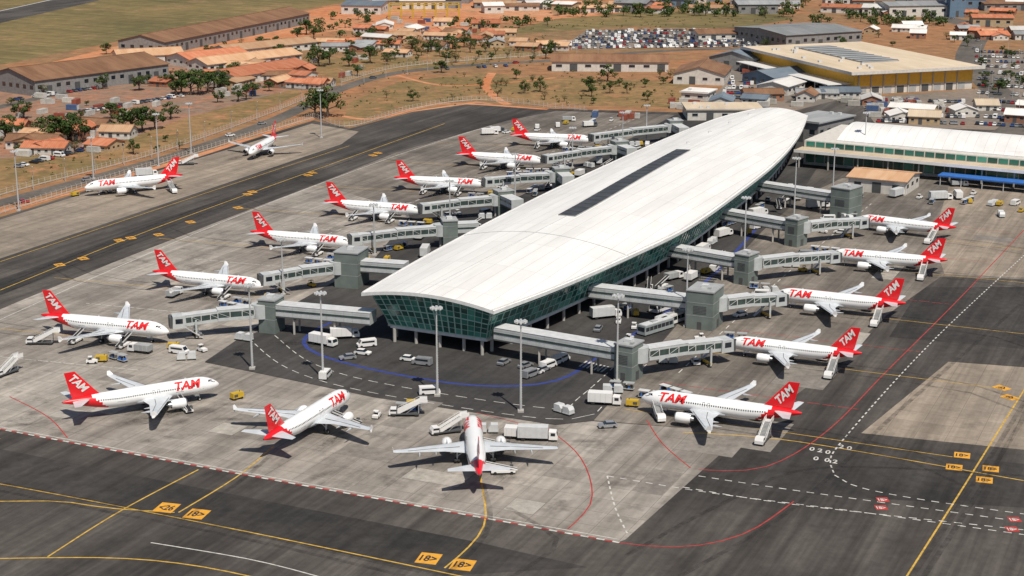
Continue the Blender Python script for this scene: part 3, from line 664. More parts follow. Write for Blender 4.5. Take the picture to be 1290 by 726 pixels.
B=MB()
for k in (12,):
    for j in range(NX): B.bar(rp(k,j/NX,.03),rp(k,(j+1)/NX,.03),.22,grey,.1)
for k in range(0,NS):
    if not(k0<=k<k1): B.bar(rp(k,.45,.03),rp(k+1,.45,.03),.2,lgrey,.1)
    for a,c in((.012,.012),(.988,.988)): B.bar(rp(k,a,.12),rp(k+1,c,.12),.3,white,.25)
for k in range(40,NS,5): B.box(-.6,.6,-.6,.6,0,.5,lgrey,Matrix.Translation(rp(k,.35,0)))
B.obj('roof_seams',term)
gm=[mat('terminal_glass_%d'%i,c,.15,spec=.7,var=.15,scale=.2) for i,c in enumerate([(.022,.15,.12),(.035,.21,.165),(.012,.085,.07),(.07,.30,.24),(.018,.12,.10)])]
mull=mat('mullion_green_white',(.36,.54,.47),.45)
ZF=4.6
def wallrow(T,Bm,name,npane,rows):
    Bg=MB(); Bf=MB(); n=len(T)-1
    for i in range(n):
        for r in range(rows):
            a=Bm[i].lerp(T[i],r/rows); b_=Bm[i+1].lerp(T[i+1],r/rows); c=Bm[i+1].lerp(T[i+1],(r+1)/rows); d=Bm[i].lerp(T[i],(r+1)/rows)
            Bg.add([a,b_,c,d],[(0,1,2,3)],random.choice(gm))
        Bf.bar(Bm[i],T[i],.16,mull,.35)
        for r in range(rows+1):
            Bf.bar(Bm[i].lerp(T[i],r/rows),Bm[i+1].lerp(T[i+1],r/rows),.12 if r%3 else .25,mull)
    Bf.bar(Bm[n],T[n],.2,mull,.35)
    Bg.obj(name,term); Bf.obj(name+'_frames',term)
def inset(k,s_in,z,side):
    a=Ls[k]; c=Rs[k]; w=(c-a).length; s=s_in/w if side=='L' else 1-s_in/w; p=a.lerp(c,s)
    zz=z if z is not None else EH+rise(k)*(1-(2*s-1)**2)-.92
    return Vector((p.x,p.y,zz))
SUB=2
def side(sd):
    T=[];Bm=[]
    for i in range(NS*SUB+1):
        k=i/SUB; k0_=int(min(k,NS-1)); f=k-k0_
        T.append(inset(k0_,2.0,None,sd).lerp(inset(k0_+1,2.0,None,sd),f)); Bm.append(inset(k0_,5.2,ZF,sd).lerp(inset(k0_+1,5.2,ZF,sd),f))
    d0=Vector((Rs[1]-Rs[0]).normalized().to_3d())
    T[0]=T[0]+d0*1.6; Bm[0]=Bm[0]+d0*4.5; Bm[1]=Bm[1]+d0*2.6
    return T,Bm
TL,BL=side('L'); TR,BR=side('R')
wallrow(TL,BL,'side_glazing',0,4); wallrow(TR,BR,'side_glazing',0,4)
n=16; T=[];Bm=[]
for i in range(n+1):
    s=i/n; p=TL[0].lerp(TR[0],s)
    w=(Rs[0]-Ls[0]).length; ss=(2.0+(w-4)*s)/w; p.z=EH+rise(0)*(1-(2*ss-1)**2)-.92
    T.append(p); Bm.append(BL[0].lerp(BR[0],s))
wallrow(T,Bm,'front_glazing',0,6)
B=MB(); B.add([BL[-1],BR[-1],TR[-1],TL[-1]],[(0,1,2,3)],gm[1]); B.obj('end_wall',term)
B=MB(); o1=Vector((0,0,-.9))
for i in range(0,NS*SUB,1):
    a,b_,c,d=BL[i],BR[i],BR[i+1],BL[i+1]
    B.add([a,b_,c,d],[(0,1,2,3)],conc); B.add([a+o1,b_+o1,c+o1,d+o1],[(3,2,1,0)],conc)
    B.add([a,d,d+o1,a+o1],[(0,1,2,3)],lgrey); B.add([b_,c,c+o1,b_+o1],[(3,2,1,0)],lgrey)
a,b_=BL[0],BR[0]; B.add([a,b_,b_+o1,a+o1],[(0,1,2,3)],lgrey)
B.obj('floor_slab',term)
B=MB()
for i in range(0,NS*SUB+1,3):
    for P_,Q_ in((BL,BR),(BR,BL)):
        d=(Q_[i]-P_[i]).normalized(); p=P_[i]+d*1.2; B.tube((p.x,p.y,0),(p.x,p.y,ZF-.85),.45,.45,12,conc)
for s in(.25,.5,.75):
    p=BL[0].lerp(BR[0],s)+Vector((math.sin(AX),math.cos(AX),0))*1.2; B.tube((p.x,p.y,0),(p.x,p.y,ZF-.85),.45,.45,12,conc)
B.obj('columns',term,smooth=40)
B=MB(); m_base=mat('ground_floor_wall',(.30,.28,.25),.8,var=.2)
st=8
for i in range(st,NS*SUB,1):
    q=[]
    for j in(i,i+1):
        d=(BR[j]-BL[j]); u=d.normalized(); q.append((BL[j]+u*8,BR[j]-u*8))
    for a,c in((q[0][0],q[1][0]),(q[0][1],q[1][1])):
        mm=dgrey if i%5==0 else m_base
        B.add([(a.x,a.y,0),(c.x,c.y,0),(c.x,c.y,ZF-.9),(a.x,a.y,ZF-.9)],[(0,1,2,3)],mm)
d=(BR[st]-BL[st]).normalized(); a=BL[st]+d*8; c=BR[st]-d*8
B.add([(a.x,a.y,0),(c.x,c.y,0),(c.x,c.y,ZF-.9),(a.x,a.y,ZF-.9)],[(0,1,2,3)],m_base)
B.obj('ground_floor_walls',term)
# ---------------------------------------------------------------- boarding bridges
brg=mat('bridge_glass',(.05,.075,.07),.15,var=.3,scale=.6,spec=.6); brgrey=mat('bridge_cladding',(.48,.50,.50),.5,var=.12); towm=mat('tower_cladding',(.16,.19,.175),.6,var=.2,scale=.3)
def tunnel(B,p,q,w,z0,z1,glz=True,z0b=None,z1b=None):
    z0b=z0 if z0b is None else z0b; z1b=z1 if z1b is None else z1b
    d=(q-p); L=d.length; u=d/L; n=Vector((-u.y,u.x))*w/2
    def P(t,s,z): r=p+u*t+n*s; return Vector((r.x,r.y,z))
    def zz(t,f): a=z0+(z0b-z0)*t/L; c=z1+(z1b-z1)*t/L; return a+(c-a)*f
    for m_,f0,f1,e in((brgrey,0,.28,1),(brg if glz else brgrey,.28,.78,.96 if glz else .99),(brgrey,.78,1,1)):
        vs=[P(t,s*e,zz(t,f)) for t in(0,L) for s,f in((-1,f0),(1,f0),(1,f1),(-1,f1))]
        B.add(vs,[(0,3,2,1),(4,5,6,7),(0,1,5,4),(1,2,6,5),(2,3,7,6),(3,0,4,7)],m_)
    k=max(2,int(L/2.4))
    for i in range(k+1):
        t=L*i/k
        for s in(-1,1):
            if glz:
                B.bar(P(t,s,zz(t,.26)),P(t,s,zz(t,.8)),.13,white)
                if i<k and i%2==0: B.bar(P(t,s,zz(t,.28)),P(L*(i+1)/k,s,zz(L*(i+1)/k,.78)),.08,lgrey)
            else: B.bar(P(t,s,zz(t,.02)),P(t,s,zz(t,.98)),.05,grey)
    B.add([P(0,-1.04,zz(0,1)+.02),P(L,-1.04,zz(L,1)+.02),P(L,1.04,zz(L,1)+.02),P(0,1.04,zz(0,1)+.02)],[(3,2,1,0)],lgrey)
BRL=[((342,394),(222,404),(470,400)),((443,338),(334,351),(512,338)),((566,292),(446,301),(602,286)),((634,254),(534,262),(652,258)),((707,225),(614,229),(716,228)),((780,190),(689,200),(796,192)),((850,163),(748,173),(862,166)),
     ((792,452),(914,433),(628,418)),((888,388),(982,376),(745,366)),((940,336),(1050,323),(838,314)),((1003,290),(1086,280),(905,268)),((1066,255),None,(955,234))]
for tw,cab,tm in BRL:
    Tw=G(*tw,5.0); Tm=G(*tm,6.2); e=empty('boarding_bridge',(0,0,0))
    ax=(Tw-Tm).normalized(); ang=math.atan2(ax.y,ax.x)
    big=tw in((888,388),(443,338),(1066,255))
    s=4.6 if big else 3.0; hh=10.5 if big else 9.0
    B=MB(); M=Matrix.Translation((Tw.x,Tw.y,0))@Matrix.Rotation(ang,4,'Z')
    B.box(-s*.8,s*.8,-s,s,0,hh,towm,M); B.box(-s*.8-.2,s*.8+.2,-s-.2,s+.2,hh,hh+.35,grey,M)
    for z in(3.8,7.4): B.box(-s*.8-.04,s*.8+.04,-s-.04,s+.04,z,z+.1,grey,M)
    for z in [4.4+i*.4 for i in range(6)]: B.box(-s*.4,s*.4,-s-.05,-s,z,z+.2,dgrey,M)
    B.box(s*.8,s*.8+.06,-.8,.8,0,2.3,dgrey,M); B.box(-.6,.6,-s-.06,-s,0,2.2,dgrey,M); B.box(-.9,.9,-.9,.9,hh+.35,hh+1.1,lgrey,M); B.box(1.3,2.1,-2.2,-1.2,hh+.35,hh+.9,grey,M)
    B.obj('stair_tower',e)
    B=MB(); tunnel(B,Tm,Tw-ax*s*.8,4.6,4.6,7.9,glz=False)
    n=Vector((-ax.y,ax.x)); L=(Tw-Tm).length
    for sd in(-1,1):
        p=Tm+n*sd*2.33; q=Tw-ax*s*.8+n*sd*2.33; B.bar((p.x,p.y,6.5),(q.x,q.y,6.5),.1,brg,.5); B.bar((p.x,p.y,4.75),(q.x,q.y,4.75),.1,dgrey,.35)
    if L>22:
        for f in(.35,.75):
            c=Tm.lerp(Tw,f)
            for sd in(-1,1): p=c+n*sd*1.7; B.bar((p.x,p.y,0),(p.x,p.y,4.5),.5,conc)
            B.bar((c+n*2.1).to_3d()+Vector((0,0,4.2)),(c-n*2.1).to_3d()+Vector((0,0,4.2)),.5,conc)
    B.obj('fixed_walkway',e)
    if cab:
        Cb=G(*cab,5.0); d=(Cb-Tw).normalized(); p0=Tw+d*s*.95; Lx=(Cb-p0).length
        B=MB(); B.tube((p0.x,p0.y,4.0),(p0.x,p0.y,7.8),2.4,2.4,16,brgrey); B.tube((p0.x,p0.y,0),(p0.x,p0.y,4.0),.6,.6,12,conc); B.obj('rotunda',e,smooth=40)
        B=MB(); m1=p0+d*Lx*.52; tunnel(B,p0+d*2,m1,3.6,4.3,7.3,True); tunnel(B,m1-d*.5,Cb-d*1.5,3.1,4.2,7.0,True,3.6,6.5); B.obj('telescopic_tunnel',e)
        B=MB(); M=Matrix.Translation((Cb.x,Cb.y,0))@Matrix.Rotation(math.atan2(d.y,d.x),4,'Z')
        B.box(-2.4,1.2,-2.0,2.0,3.3,6.5,brgrey,M,tx=.15); B.box(1.2,1.9,-1.8,1.8,3.4,6.3,dgrey,M,tx=.05); B.box(-1.5,.4,-2.05,2.05,4.6,5.9,glassd,M)
        B.obj('cab',e)
        B=MB(); c=p0+d*Lx*.78; n=Vector((-d.y,d.x))
        for sd in(-1,1):
            p=c+n*sd*2.1; B.bar((p.x,p.y,.5),(p.x,p.y,5.2),.45,brgrey)
            q=c+n*sd*1.4; B.tube((q.x,q.y,.55),(q.x+n.x*.5*sd,q.y+n.y*.5*sd,.55),.55,.55,12,black)
        a=c+n*2.3;b_=c-n*2.3; B.bar((a.x,a.y,1.1),(b_.x,b_.y,1.1),.5,yel); B.bar((a.x,a.y,3.6),(b_.x,b_.y,3.6),.4,brgrey)
        g=Cb-d*2.2+n*2.3; h=g-d*4.5
        B.bar((h.x,h.y,.1),(g.x,g.y,3.5),.9,galv,.12); B.bar((h.x,h.y,1.1),(g.x,g.y,4.5),.06,galv)
        B.obj('drive_column',e)
# ---------------------------------------------------------------- light masts
def mast_mesh(h):
    B=MB(); B.box(-.7,.7,-.7,.7,0,.5,conc); B.tube((0,0,.5),(0,0,h),.32,.14,10,galv)
    B.tube((0,0,h-.6),(0,0,h-.45),1.2,1.2,14,galv)
    for i in range(8):
        t=i*math.pi/4; B.box(1.1,1.5,-.24,.24,h-.75,h-.3,lgrey,Matrix.Rotation(t,4,'Z'))
    for k in range(int(h*1.5)): B.bar((.3,-.2,1+k*.6),(.3,.2,1+k*.6),.04,galv)
    return B.mesh('mast',40)
M22=mast_mesh(22); M18=mast_mesh(17)
for x,y,m in [(407,477,1),(318,465,1),(551,499,1),(656,519,1),(777,481,1),(357,372,0),(472,322,0),(567,288,0),(649,250,0),(721,212,0),(784,190,0),(814,180,0),(864,412,1),(937,335,1),(1000,276,1),(1048,262,1),(1088,208,1),(24,266,1),(200,210,1),(241,194,1),(405,174,1),(118,226,0)]:
    p=G(x,y); place(M22 if m else M18,'apron_light_mast',None,(p.x,p.y,.04))
def lamp_mesh():
    B=MB(); B.tube((0,0,0),(0,0,9),.12,.07,8,galv); B.bar((0,0,9),(1.8,0,9.3),.09,galv); B.box(1.5,2.3,-.15,.15,9.2,9.35,lgrey); return B.mesh('lamp')
LM=lamp_mesh()
for i in range(26):
    P=[(0,251),(240,186),(430,109),(600,79),(780,66)]; t=i/26*4; k=int(t); a=G(*P[k]).lerp(G(*P[k+1]),t-k); place(LM,'street_lamp',None,(a.x,a.y,.03),-1.2)
for i in range(14): p=G(U(1230,1290),70+i*6); place(LM,'street_lamp',None,(p.x,p.y,.03),U(0,6))
# ---------------------------------------------------------------- buildings
wd={'grey':mat('wall_grey',(.24,.235,.23),.8,var=.2),'white':mat('wall_white',(.60,.57,.52),.8,var=.15),'tan':mat('wall_tan',(.45,.33,.2),.8,var=.15),'yellow':mat('wall_yellow',(.80,.45,.06),.7,var=.1),'blue':mat('wall_blue',(.13,.2,.28),.7),'brick':mat('wall_brick',(.32,.15,.09),.85)}
rd={'brown':roofmat('roof_rusty_brown',(.20,.10,.055),(.31,.17,.095),.06,.12),'terra':roofmat('roof_terracotta',(.47,.15,.07),(.60,.25,.14),.15,.15),'cream':roofmat('roof_cream',(.66,.54,.40),(.52,.42,.30),.04,.06),
 'steel':roofmat('roof_grey_steel',(.25,.26,.27),(.35,.36,.36),.06,.15),'white':roofmat('roof_white_sheet',(.66,.63,.59),(.78,.76,.73),.05,.06),'bluegrey':roofmat('roof_bluegrey',(.13,.17,.22),(.20,.24,.28),.06,.1),'orange':roofmat('roof_orange_tan',(.50,.28,.15),(.60,.39,.24),.1,.1)}
def building(name,A,Bp,depth,h,rise_,wall,roof,ridge='along',ov=.8,bay=6.0,nd=1,flat=False,world=False):
    if not world: A=G(*A); Bp=G(*Bp)
    u=(Bp-A); W=u.length; rz=math.atan2(u.y,u.x); e=empty(name,(A.x,A.y,.03),rz)
    wl=wd[wall]; rf=rd[roof]; D=depth
    B=MB()
    if flat:
        B.box(0,W,0,D,0,h,wl); B.obj('walls',e)
        B=MB(); B.box(-ov,W+ov,-ov,D+ov,h,h+.5,rf); B.box(-ov,W+ov,-ov,-ov+.3,h+.5,h+.8,wl)
        for i in range(int(W*D/250)+1): x=U(2,W-3);y=U(2,D-3); B.box(x,x+1.6,y,y+1.3,h+.5,h+1.5,lgrey)
        B.obj('roof',e)
    elif ridge=='along':
        B.box(0,W,0,D,0,h,wl); B.add([(0,0,h),(0,D,h),(0,D/2,h+rise_),(W,0,h),(W,D,h),(W,D/2,h+rise_)],[(0,2,1),(3,4,5)],wl); B.obj('walls',e)
        B=MB()
        for y0,y1 in((-ov,D/2),(D+ov,D/2)):
            za=h-rise_*ov/(D/2); B.add([(-ov,y0,za+.06),(W+ov,y0,za+.06),(W+ov,y1,h+rise_+.06),(-ov,y1,h+rise_+.06),(-ov,y0,za-.2),(W+ov,y0,za-.2),(W+ov,y1,h+rise_-.2),(-ov,y1,h+rise_-.2)],[(0,1,2,3),(7,6,5,4),(0,4,5,1),(1,5,6,2),(3,2,6,7),(0,3,7,4)],rf)
        B.box(-ov,W+ov,D/2-.35,D/2+.35,h+rise_+.0,h+rise_+.22,rf); B.obj('roof',e)
    else:
        B.box(0,W,0,D,0,h,wl); B.add([(0,0,h),(W,0,h),(W/2,0,h+rise_),(0,D,h),(W,D,h),(W/2,D,h+rise_)],[(0,1,2),(3,5,4)],wl); B.obj('walls',e)
        B=MB()
        for x0,x1 in((-ov,W/2),(W+ov,W/2)):
            za=h-rise_*ov/(W/2); B.add([(x0,-ov,za+.06),(x0,D+ov,za+.06),(x1,D+ov,h+rise_+.06),(x1,-ov,h+rise_+.06),(x0,-ov,za-.2),(x0,D+ov,za-.2),(x1,D+ov,h+rise_-.2),(x1,-ov,h+rise_-.2)],[(0,1,2,3),(7,6,5,4),(0,4,5,1),(1,5,6,2),(3,2,6,7),(0,3,7,4)],rf)
        B.box(W/2-.35,W/2+.35,-ov,D+ov,h+rise_,h+rise_+.22,rf); B.obj('roof',e)
    B=MB(); k=max(1,int(W/bay)); wz=h*.42
    for i in range(k):
        c=W*(i+.5)/k
        if k>2 and i%3==1 and nd: B.box(c-bay*.28,c+bay*.28,-.08,-.003,0,min(h*.75,5),dgrey)
        else:
            B.box(c-bay*.22,c+bay*.22,-.06,-.003,wz,wz+h*.25,glassd); B.box(c-bay*.24,c+bay*.24,-.12,-.003,wz-.15,wz-.02,lgrey)
    k=max(1,int(D/bay))
    for i in range(k):
        c=D*(i+.5)/k
        for x in((-.06,-.003),(W+.003,W+.06)): B.box(x[0],x[1],c-bay*.22,c+bay*.22,wz,wz+h*.25,glassd)
    B.obj('windows_and_doors',e); return e
building('hangar',(45,122),(213,99),42,8.5,5,'grey','brown')
building('hangar',(-90,150),(-10,132),42,8,4,'grey','brown')
building('warehouse',(208,69),(390,30),34,8,4,'grey','brown')
building('warehouse',(240,86),(316,78),26,5,3,'white','terra')
building('warehouse',(150,84),(232,80),22,6,3,'white','orange')
building('warehouse',(298,108),(392,92),24,5,3,'white','terra')
building('warehouse',(262,92),(380,78),20,5,3,'white','orange')
building('warehouse',(290,74),(400,62),20,5,2.5,'white','orange')
building('warehouse',(695,90),(842,91),22,6,3,'white','brown',bay=8)
building('warehouse',(848,106),(912,108),38,6,4,'white','brown','across')
building('warehouse',(893,86),(952,90),30,7,4,'grey','bluegrey','across')
building('workshop',(935,104),(975,110),34,5,3,'blue','bluegrey','across')
building('workshop',(955,118),(992,121),24,5,2,'white','white','across')
building('office_block',(866,152),(960,152),22,5,1,'white','cream',flat=True)
building('cargo_annex',(1068,240),(1140,247),20,5.5,1.5,'white','orange')
building('white_shed',(858,126),(890,128),16,4,1,'white','white',flat=True)
building('maintenance_hangar',(990,62),(1085,56),60,9,2,'grey','steel')
building('workshop',(880,52),(930,51),20,5,2,'white','brown')
A=G(1076,120); Bq=G(1224,112); u=(Bq-A); W=u.length; rz=math.atan2(u.y,u.x)
e=empty('cargo_terminal',(A.x,A.y,.04),rz); D=118; B=MB()
B.box(0,W,0,D,0,4.2,wd['white']); B.box(0,W,0,D,4.2,10.2,wd['yellow']); B.box(0,W,0,D,10.2,11.6,wd['white']); B.obj('walls',e)
B=MB(); B.box(-5,W+4,-5,D+4,11.6,12.6,rd['cream']); B.box(-5.1,W+4.1,-5.25,-5,11.3,12.9,wd['white']); B.box(-5.25,-5,-5.1,D+4.1,11.3,12.9,wd['white']); B.box(W*.3,W*.62,D*.25,D*.9,12.6,13.3,rd['steel'])
for i in range(9): B.box(W*.3,W*.62,D*(.26+i*.07),D*(.265+i*.07)+.3,13.3,13.5,dgrey)
for i in range(14): x=U(0,W*.28); y=U(5,D-5); B.box(x,x+2,y,y+1.6,12.6,13.6,lgrey)
B.obj('roof',e); B=MB()
for i in range(9):
    x=3+i*(W-8)/8.5; B.box(x,x+4.2,-.1,-.003,0,3.8,dgrey if i%2 else grey); B.box(x-1.2,x-.6,-.5,-.003,0,11.2,conc)
for i in range(12): B.box(-.1,-.003,6+i*9,11+i*9,0,3.8,dgrey)
B.obj('dock_doors',e); B=MB(); B.box(-14,-.1,4,D-8,5.2,5.6,white)
for i in range(10): B.bar((-13,8+i*11,0),(-13,8+i*11,5.2),.4,lgrey)
B.obj('loading_canopy',e)
A=G(1012,207); Bq=G(1290,234); u=(Bq-A).normalized(); rz=math.atan2(u.y,u.x); W=210
e=empty('main_terminal_building',(A.x,A.y,.04),rz); D=46; B=MB(); B.box(0,W,0,D,0,10,wd['white']); B.obj('walls',e)
B=MB(); NA=14
prof_=[(-3+(D*.72+6)*j/NA,10+6.0*math.sin(math.pi*(0.08+.84*j/NA))-1.2) for j in range(NA+1)]
vs=[(x,y+8,z) for x in(12,W+2) for y,z in prof_]; n=NA+1
B.add(vs,[(j,j+1,n+j+1,n+j) for j in range(NA)],m_roof); B.add([(x,y,z-.6) for x,y,z in vs],[(j,n+j,n+j+1,j+1) for j in range(NA)],lgrey)
for x in(12,W+2): B.add([(x,y+8,z) for y,z in prof_]+[(x,y+8,9.5) for y,z in prof_][::-1],[tuple(range(2*n))],lgrey)
B.add([(12,prof_[0][0]+8,prof_[0][1]),(W+2,prof_[0][0]+8,prof_[0][1]),(W+2,prof_[0][0]+8,9.9),(12,prof_[0][0]+8,9.9)],[(0,1,2,3)],lgrey)
B.obj('vaulted_roof',e,smooth=40); B=MB(); B.box(-1,W,-9,4,6.6,7.2,rd['cream']); B.box(-1,W,-9.3,-9,6.3,7.5,white); B.obj('lower_roof',e)
B=MB()
for i in range(50):
    x=1+i*4.1; B.box(x,x+3.6,-.1,-.003,1.2,5.8,random.choice(gm)); B.box(x,x+3.6,-.1,-.003,7.6,9.6,random.choice(gm))
    if i%3==0: B.bar((x,-8,0),(x,-8,6.6),.5,conc)
B.obj('glazing',e); B=MB(); B.box(60,120,-16,-9.5,3.5,4,blue)
for i in range(8): B.bar((61+i*8,-15.5,0),(61+i*8,-15.5,3.5),.25,lgrey)
B.obj('blue_canopy',e)
building('terminal_link_building',G(985,176),G(1030,182),30,9,1,'grey','steel',flat=True,world=True)
def house_cluster(poly,n,roofs=('terra','terra','orange','brown')):
    for _ in range(n):
        x=U(poly[0],poly[1]); y=U(poly[2],poly[3]); p=G(x,y); a=U(-.5,.1)+random.choice([0,0,math.pi/2]); L=U(9,24); q=p+Vector((math.cos(a),math.sin(a)))*L
        building('tile_roof_house',p,q,U(8,13),U(3,4.2),U(1.4,2.2),random.choice(['white','white','tan','brick']),random.choice(roofs),world=True,bay=3,ov=.6)
house_cluster((150,400,78,112),14); house_cluster((-40,130,160,195),12); house_cluster((0,130,180,192),2); house_cluster((320,400,95,115),5); house_cluster((470,560,30,75),6)
house_cluster((395,470,58,85),6,('terra','steel','orange')); house_cluster((920,1060,70,140),14,('white','steel','bluegrey','brown')); house_cluster((1090,1290,125,158),9,('white','cream','orange'))
house_cluster((600,720,56,68),6,('white','steel','orange')); house_cluster((440,640,26,56),18,('white','orange','orange','terra')); house_cluster((1100,1290,18,52),16,('white','terra','orange','steel'))
for x,y,w in [(430,18,40),(470,8,50),(520,4,60),(590,2,50),(650,-4,60),(800,8,60),(860,2,60),(930,18,40),(1060,8,60),(1120,22,60),(1190,12,40),(1240,14,80),(1130,2,60),(1000,0,50),(1290,12,60),(1180,-12,80),(900,-20,90),(760,-25,90)]:
    p=G(x,y); building('low_rise_building',p,p+Vector((w*.8,U(-8,8))),U(20,40),U(5,10),2,random.choice(['white','white','blue','grey']),random.choice(['white','steel','bluegrey','terra','brown']),world=True,bay=7)
for _ in range(110):
    x=U(480,1290); y=U(-30,18) if R()<.75 else U(10,34)
    if y>20 and x<960: continue
    p=G(x,y); a=U(-.4,.2); L=U(14,40); building('low_rise_building',p,p+Vector((math.cos(a),math.sin(a)))*L,U(10,24),U(3.5,8),U(1,2),random.choice(['white','white','tan','grey']),random.choice(['white','steel','terra','terra','orange','orange','brown']),world=True,bay=6)
p=G(1196,22); building('tower_block',p,p+Vector((12,0)),12,30,1,'blue','steel',flat=True,world=True,bay=4)
p=G(490,24); B=MB()
for i in range(7):
    for j in(0,14): B.bar((i*9,j,0),(i*9,j,11),.6,yel)
    B.bar((i*9,0,11),(i*9,14,11),.6,yel)
for j in(0,14): B.bar((0,j,11),(54,j,11),.6,yel); B.bar((0,j,6),(54,j,6),.4,yel)
B.obj('steel_construction_frame',None,loc=(p.x,p.y,0))
CM=[mat('container_%d'%i,c,.6,var=.2) for i,c in enumerate([(.45,.44,.41),(.28,.08,.05),(.07,.12,.24),(.55,.53,.48),(.40,.38,.34),(.5,.48,.44)])]
def cont_mesh(m):
    B=MB(); B.box(-3,3,-1.2,1.2,.1,2.6,m)
    for i in range(14): B.box(-2.9+i*.43,-2.75+i*.43,-1.25,1.25,.2,2.5,m)
    B.box(3,3.05,-1.1,-.04,.2,2.5,lgrey); B.box(3,3.05,.04,1.1,.2,2.5,lgrey); return B.mesh('container')
CO=[cont_mesh(m) for m in CM]
for (x0,x1,y0,y1,n) in [(930,1010,85,135,26),(1090,1220,128,150,30),(20,200,122,150,20),(470,600,25,50,20),(1060,1110,120,140,10),(735,800,146,152,7),(270,330,112,122,8),(840,880,128,140,7),(-60,160,160,200,14),(380,460,60,100,12)]:
    for _ in range(n): p=G(U(x0,x1),U(y0,y1)); place(random.choice(CO),'shipping_container',None,(p.x,p.y,.04),random.choice([0,1.57])+U(-.4,0))
def carrow(a,b_,n,rot=0,skip=.15):
    A=G(*a);Bq=G(*b_); d=(Bq-A); ang=math.atan2(d.y,d.x)+math.pi/2+rot
    for i in range(n):
        if R()<skip: continue
        p=A.lerp(Bq,(i+.5)/n); place(random.choice(CAR if R()<.85 else VAN),'parked_car',None,(p.x+U(-.2,.2),p.y+U(-.2,.2),.05),ang+U(-.04,.04)+(math.pi if R()<.5 else 0))
for y in (40,43.5,47,50.5,54,57.5,61): carrow((712+(61-y)*1.2,y+.5),(955+(61-y)*1.6,y-2),62,skip=.15)
for y in (84,92,100,108,118,128,138,148,157): carrow((1232+(y-84)*-.05,y),(1300,y+4),13)
for y in (127,134,140,146,154): carrow((1105,y),(1215,y+3),24,skip=.3)
for y in(100,106,112,118,124,134): carrow((905+(y-100)*.3,y),(950,y+1),9,skip=.3)
for y in(66,72,78): carrow((1228,y),(1300,y+2),14)
for y in(68,73,80): carrow((960,y),(1000,y+1),9,skip=.3)
carrow((10,128),(120,112),18,skip=.3); carrow((100,142),(230,122),22,skip=.3); carrow((20,212),(120,186),16,skip=.4); carrow((60,150),(150,135),16,skip=.4); carrow((560,88),(640,84),12,skip=.5)
for q in [(30,256,1),(110,228,-1),(290,172,1),(330,157,-1),(470,99,1),(560,86,-1),(650,80,1),(1270,37,1),(1250,34,1),(1200,24,1),(1170,17,1),(1285,42,1),(1232,52,1),(1228,62,1),(1090,110,1)]:
    p=G(q[0],q[1]); place(random.choice(CAR+[TRK[0]]),'road_car',None,(p.x,p.y,.05),math.radians(35))
# ---------------------------------------------------------------- fences
def fence(pts,h=2.4,gap=3.0,m=white,name='perimeter_fence'):
    P=strip_pts(pts,True,gap); B=MB()
    for a,b_ in zip(P,P[1:]):
        B.bar((a.x,a.y,h*.95),(b_.x,b_.y,h*.95),.08,m); B.bar((a.x,a.y,.5),(b_.x,b_.y,.5),.1,m,.4); B.bar((a.x,a.y,h*.6),(b_.x,b_.y,h*.6),.06,m)
        B.bar((a.x,a.y,0),(a.x,a.y,h),.18,m); B.bar((a.x,a.y,h),(a.x-.3,a.y-.3,h+.4),.1,m)
    B.obj(name)
fm=mat('fence_concrete',(.50,.46,.40),.8)
fence([(-300,362),(0,270),(240,196),(396,149)],m=fm); fence([(396,149),(440,160),(520,138),(600,127),(690,135),(740,140)],m=fm)
fence([(-300,340),(0,247),(160,205),(240,180),(360,136),(420,108)],m=fm); fence([(860,142),(900,146),(960,155)],m=fm)
fence([(430,105),(500,86),(600,76),(690,70)],m=fm); fence([(1000,118),(1060,128),(1100,124)],m=fm)
# ---------------------------------------------------------------- trees
bark=mat('bark',(.10,.07,.05),.9,var=.3); lf=[mat('foliage_%d'%i,c,.7,var=.4,scale=.5,spec=.2) for i,c in enumerate([(.030,.058,.013),(.055,.090,.020),(.090,.110,.032),(.13,.10,.04)])]
def leafcloud(B,c,rx,rz_,n,size,mats):
    for _ in range(n):
        d=Vector((random.gauss(0,1),random.gauss(0,1),random.gauss(0,1))).normalized(); r=(.55+.5*R())
        p=c+Vector((d.x*rx*r,d.y*rx*r,d.z*rz_*r)); nrm=(d+Vector((U(-.7,.7),U(-.7,.7),U(-.3,.9)))).normalized()
        a=nrm.orthogonal().normalized(); b2=nrm.cross(a); s=size*U(.6,1.3); t=U(0,6.28); a2=a*math.cos(t)+b2*math.sin(t); b3=nrm.cross(a2)
        B.add([p-a2*s,p-b3*s*.6,p+a2*s,p+b3*s*.7],[(0,1,2,3)],random.choice(mats))
def tree_mesh(seed,dry=False,nc=11,nl=75):
    random.seed(seed); B=MB(); h=8.0
    B.tube((0,0,0),(.15,.1,1.6),.32,.24,8,bark); B.tube((.15,.1,1.6),(0,.2,3.4),.24,.16,8,bark)
    for i in range(nc):
        t=i*2.4+U(-.4,.4); r=U(.6,3.0); z=U(3.4,6.9)-r*.25; c=Vector((r*math.cos(t),r*math.sin(t),z))
        B.tube((0.05,.15,U(1.6,3.2)),c,.13,.04,5,bark,caps=False)
        base=[lf[0],lf[1]] if i%3 else [lf[1],lf[2]]
        if dry: base=[lf[2],lf[3]]
        leafcloud(B,c,U(.9,1.6),U(.6,1.1),nl if not dry else nl//4,.32,base)
    return B.mesh('tree')
TREES=[tree_mesh(s,nc=n_) for s,n_ in((1,11),(2,8),(3,13),(4,9),(5,7))]; DRY=[tree_mesh(s,True) for s in(8,9,10)]
random.seed(21)
def tree(px,py,h,dry=False):
    p=G(px,py); m=random.choice(DRY if dry else TREES); s=h/8
    place(m,'bare_dry_tree' if dry else 'leafy_tree',None,(p.x,p.y,0),U(0,6.28),(s*U(.9,1.3),s*U(.9,1.3),s))
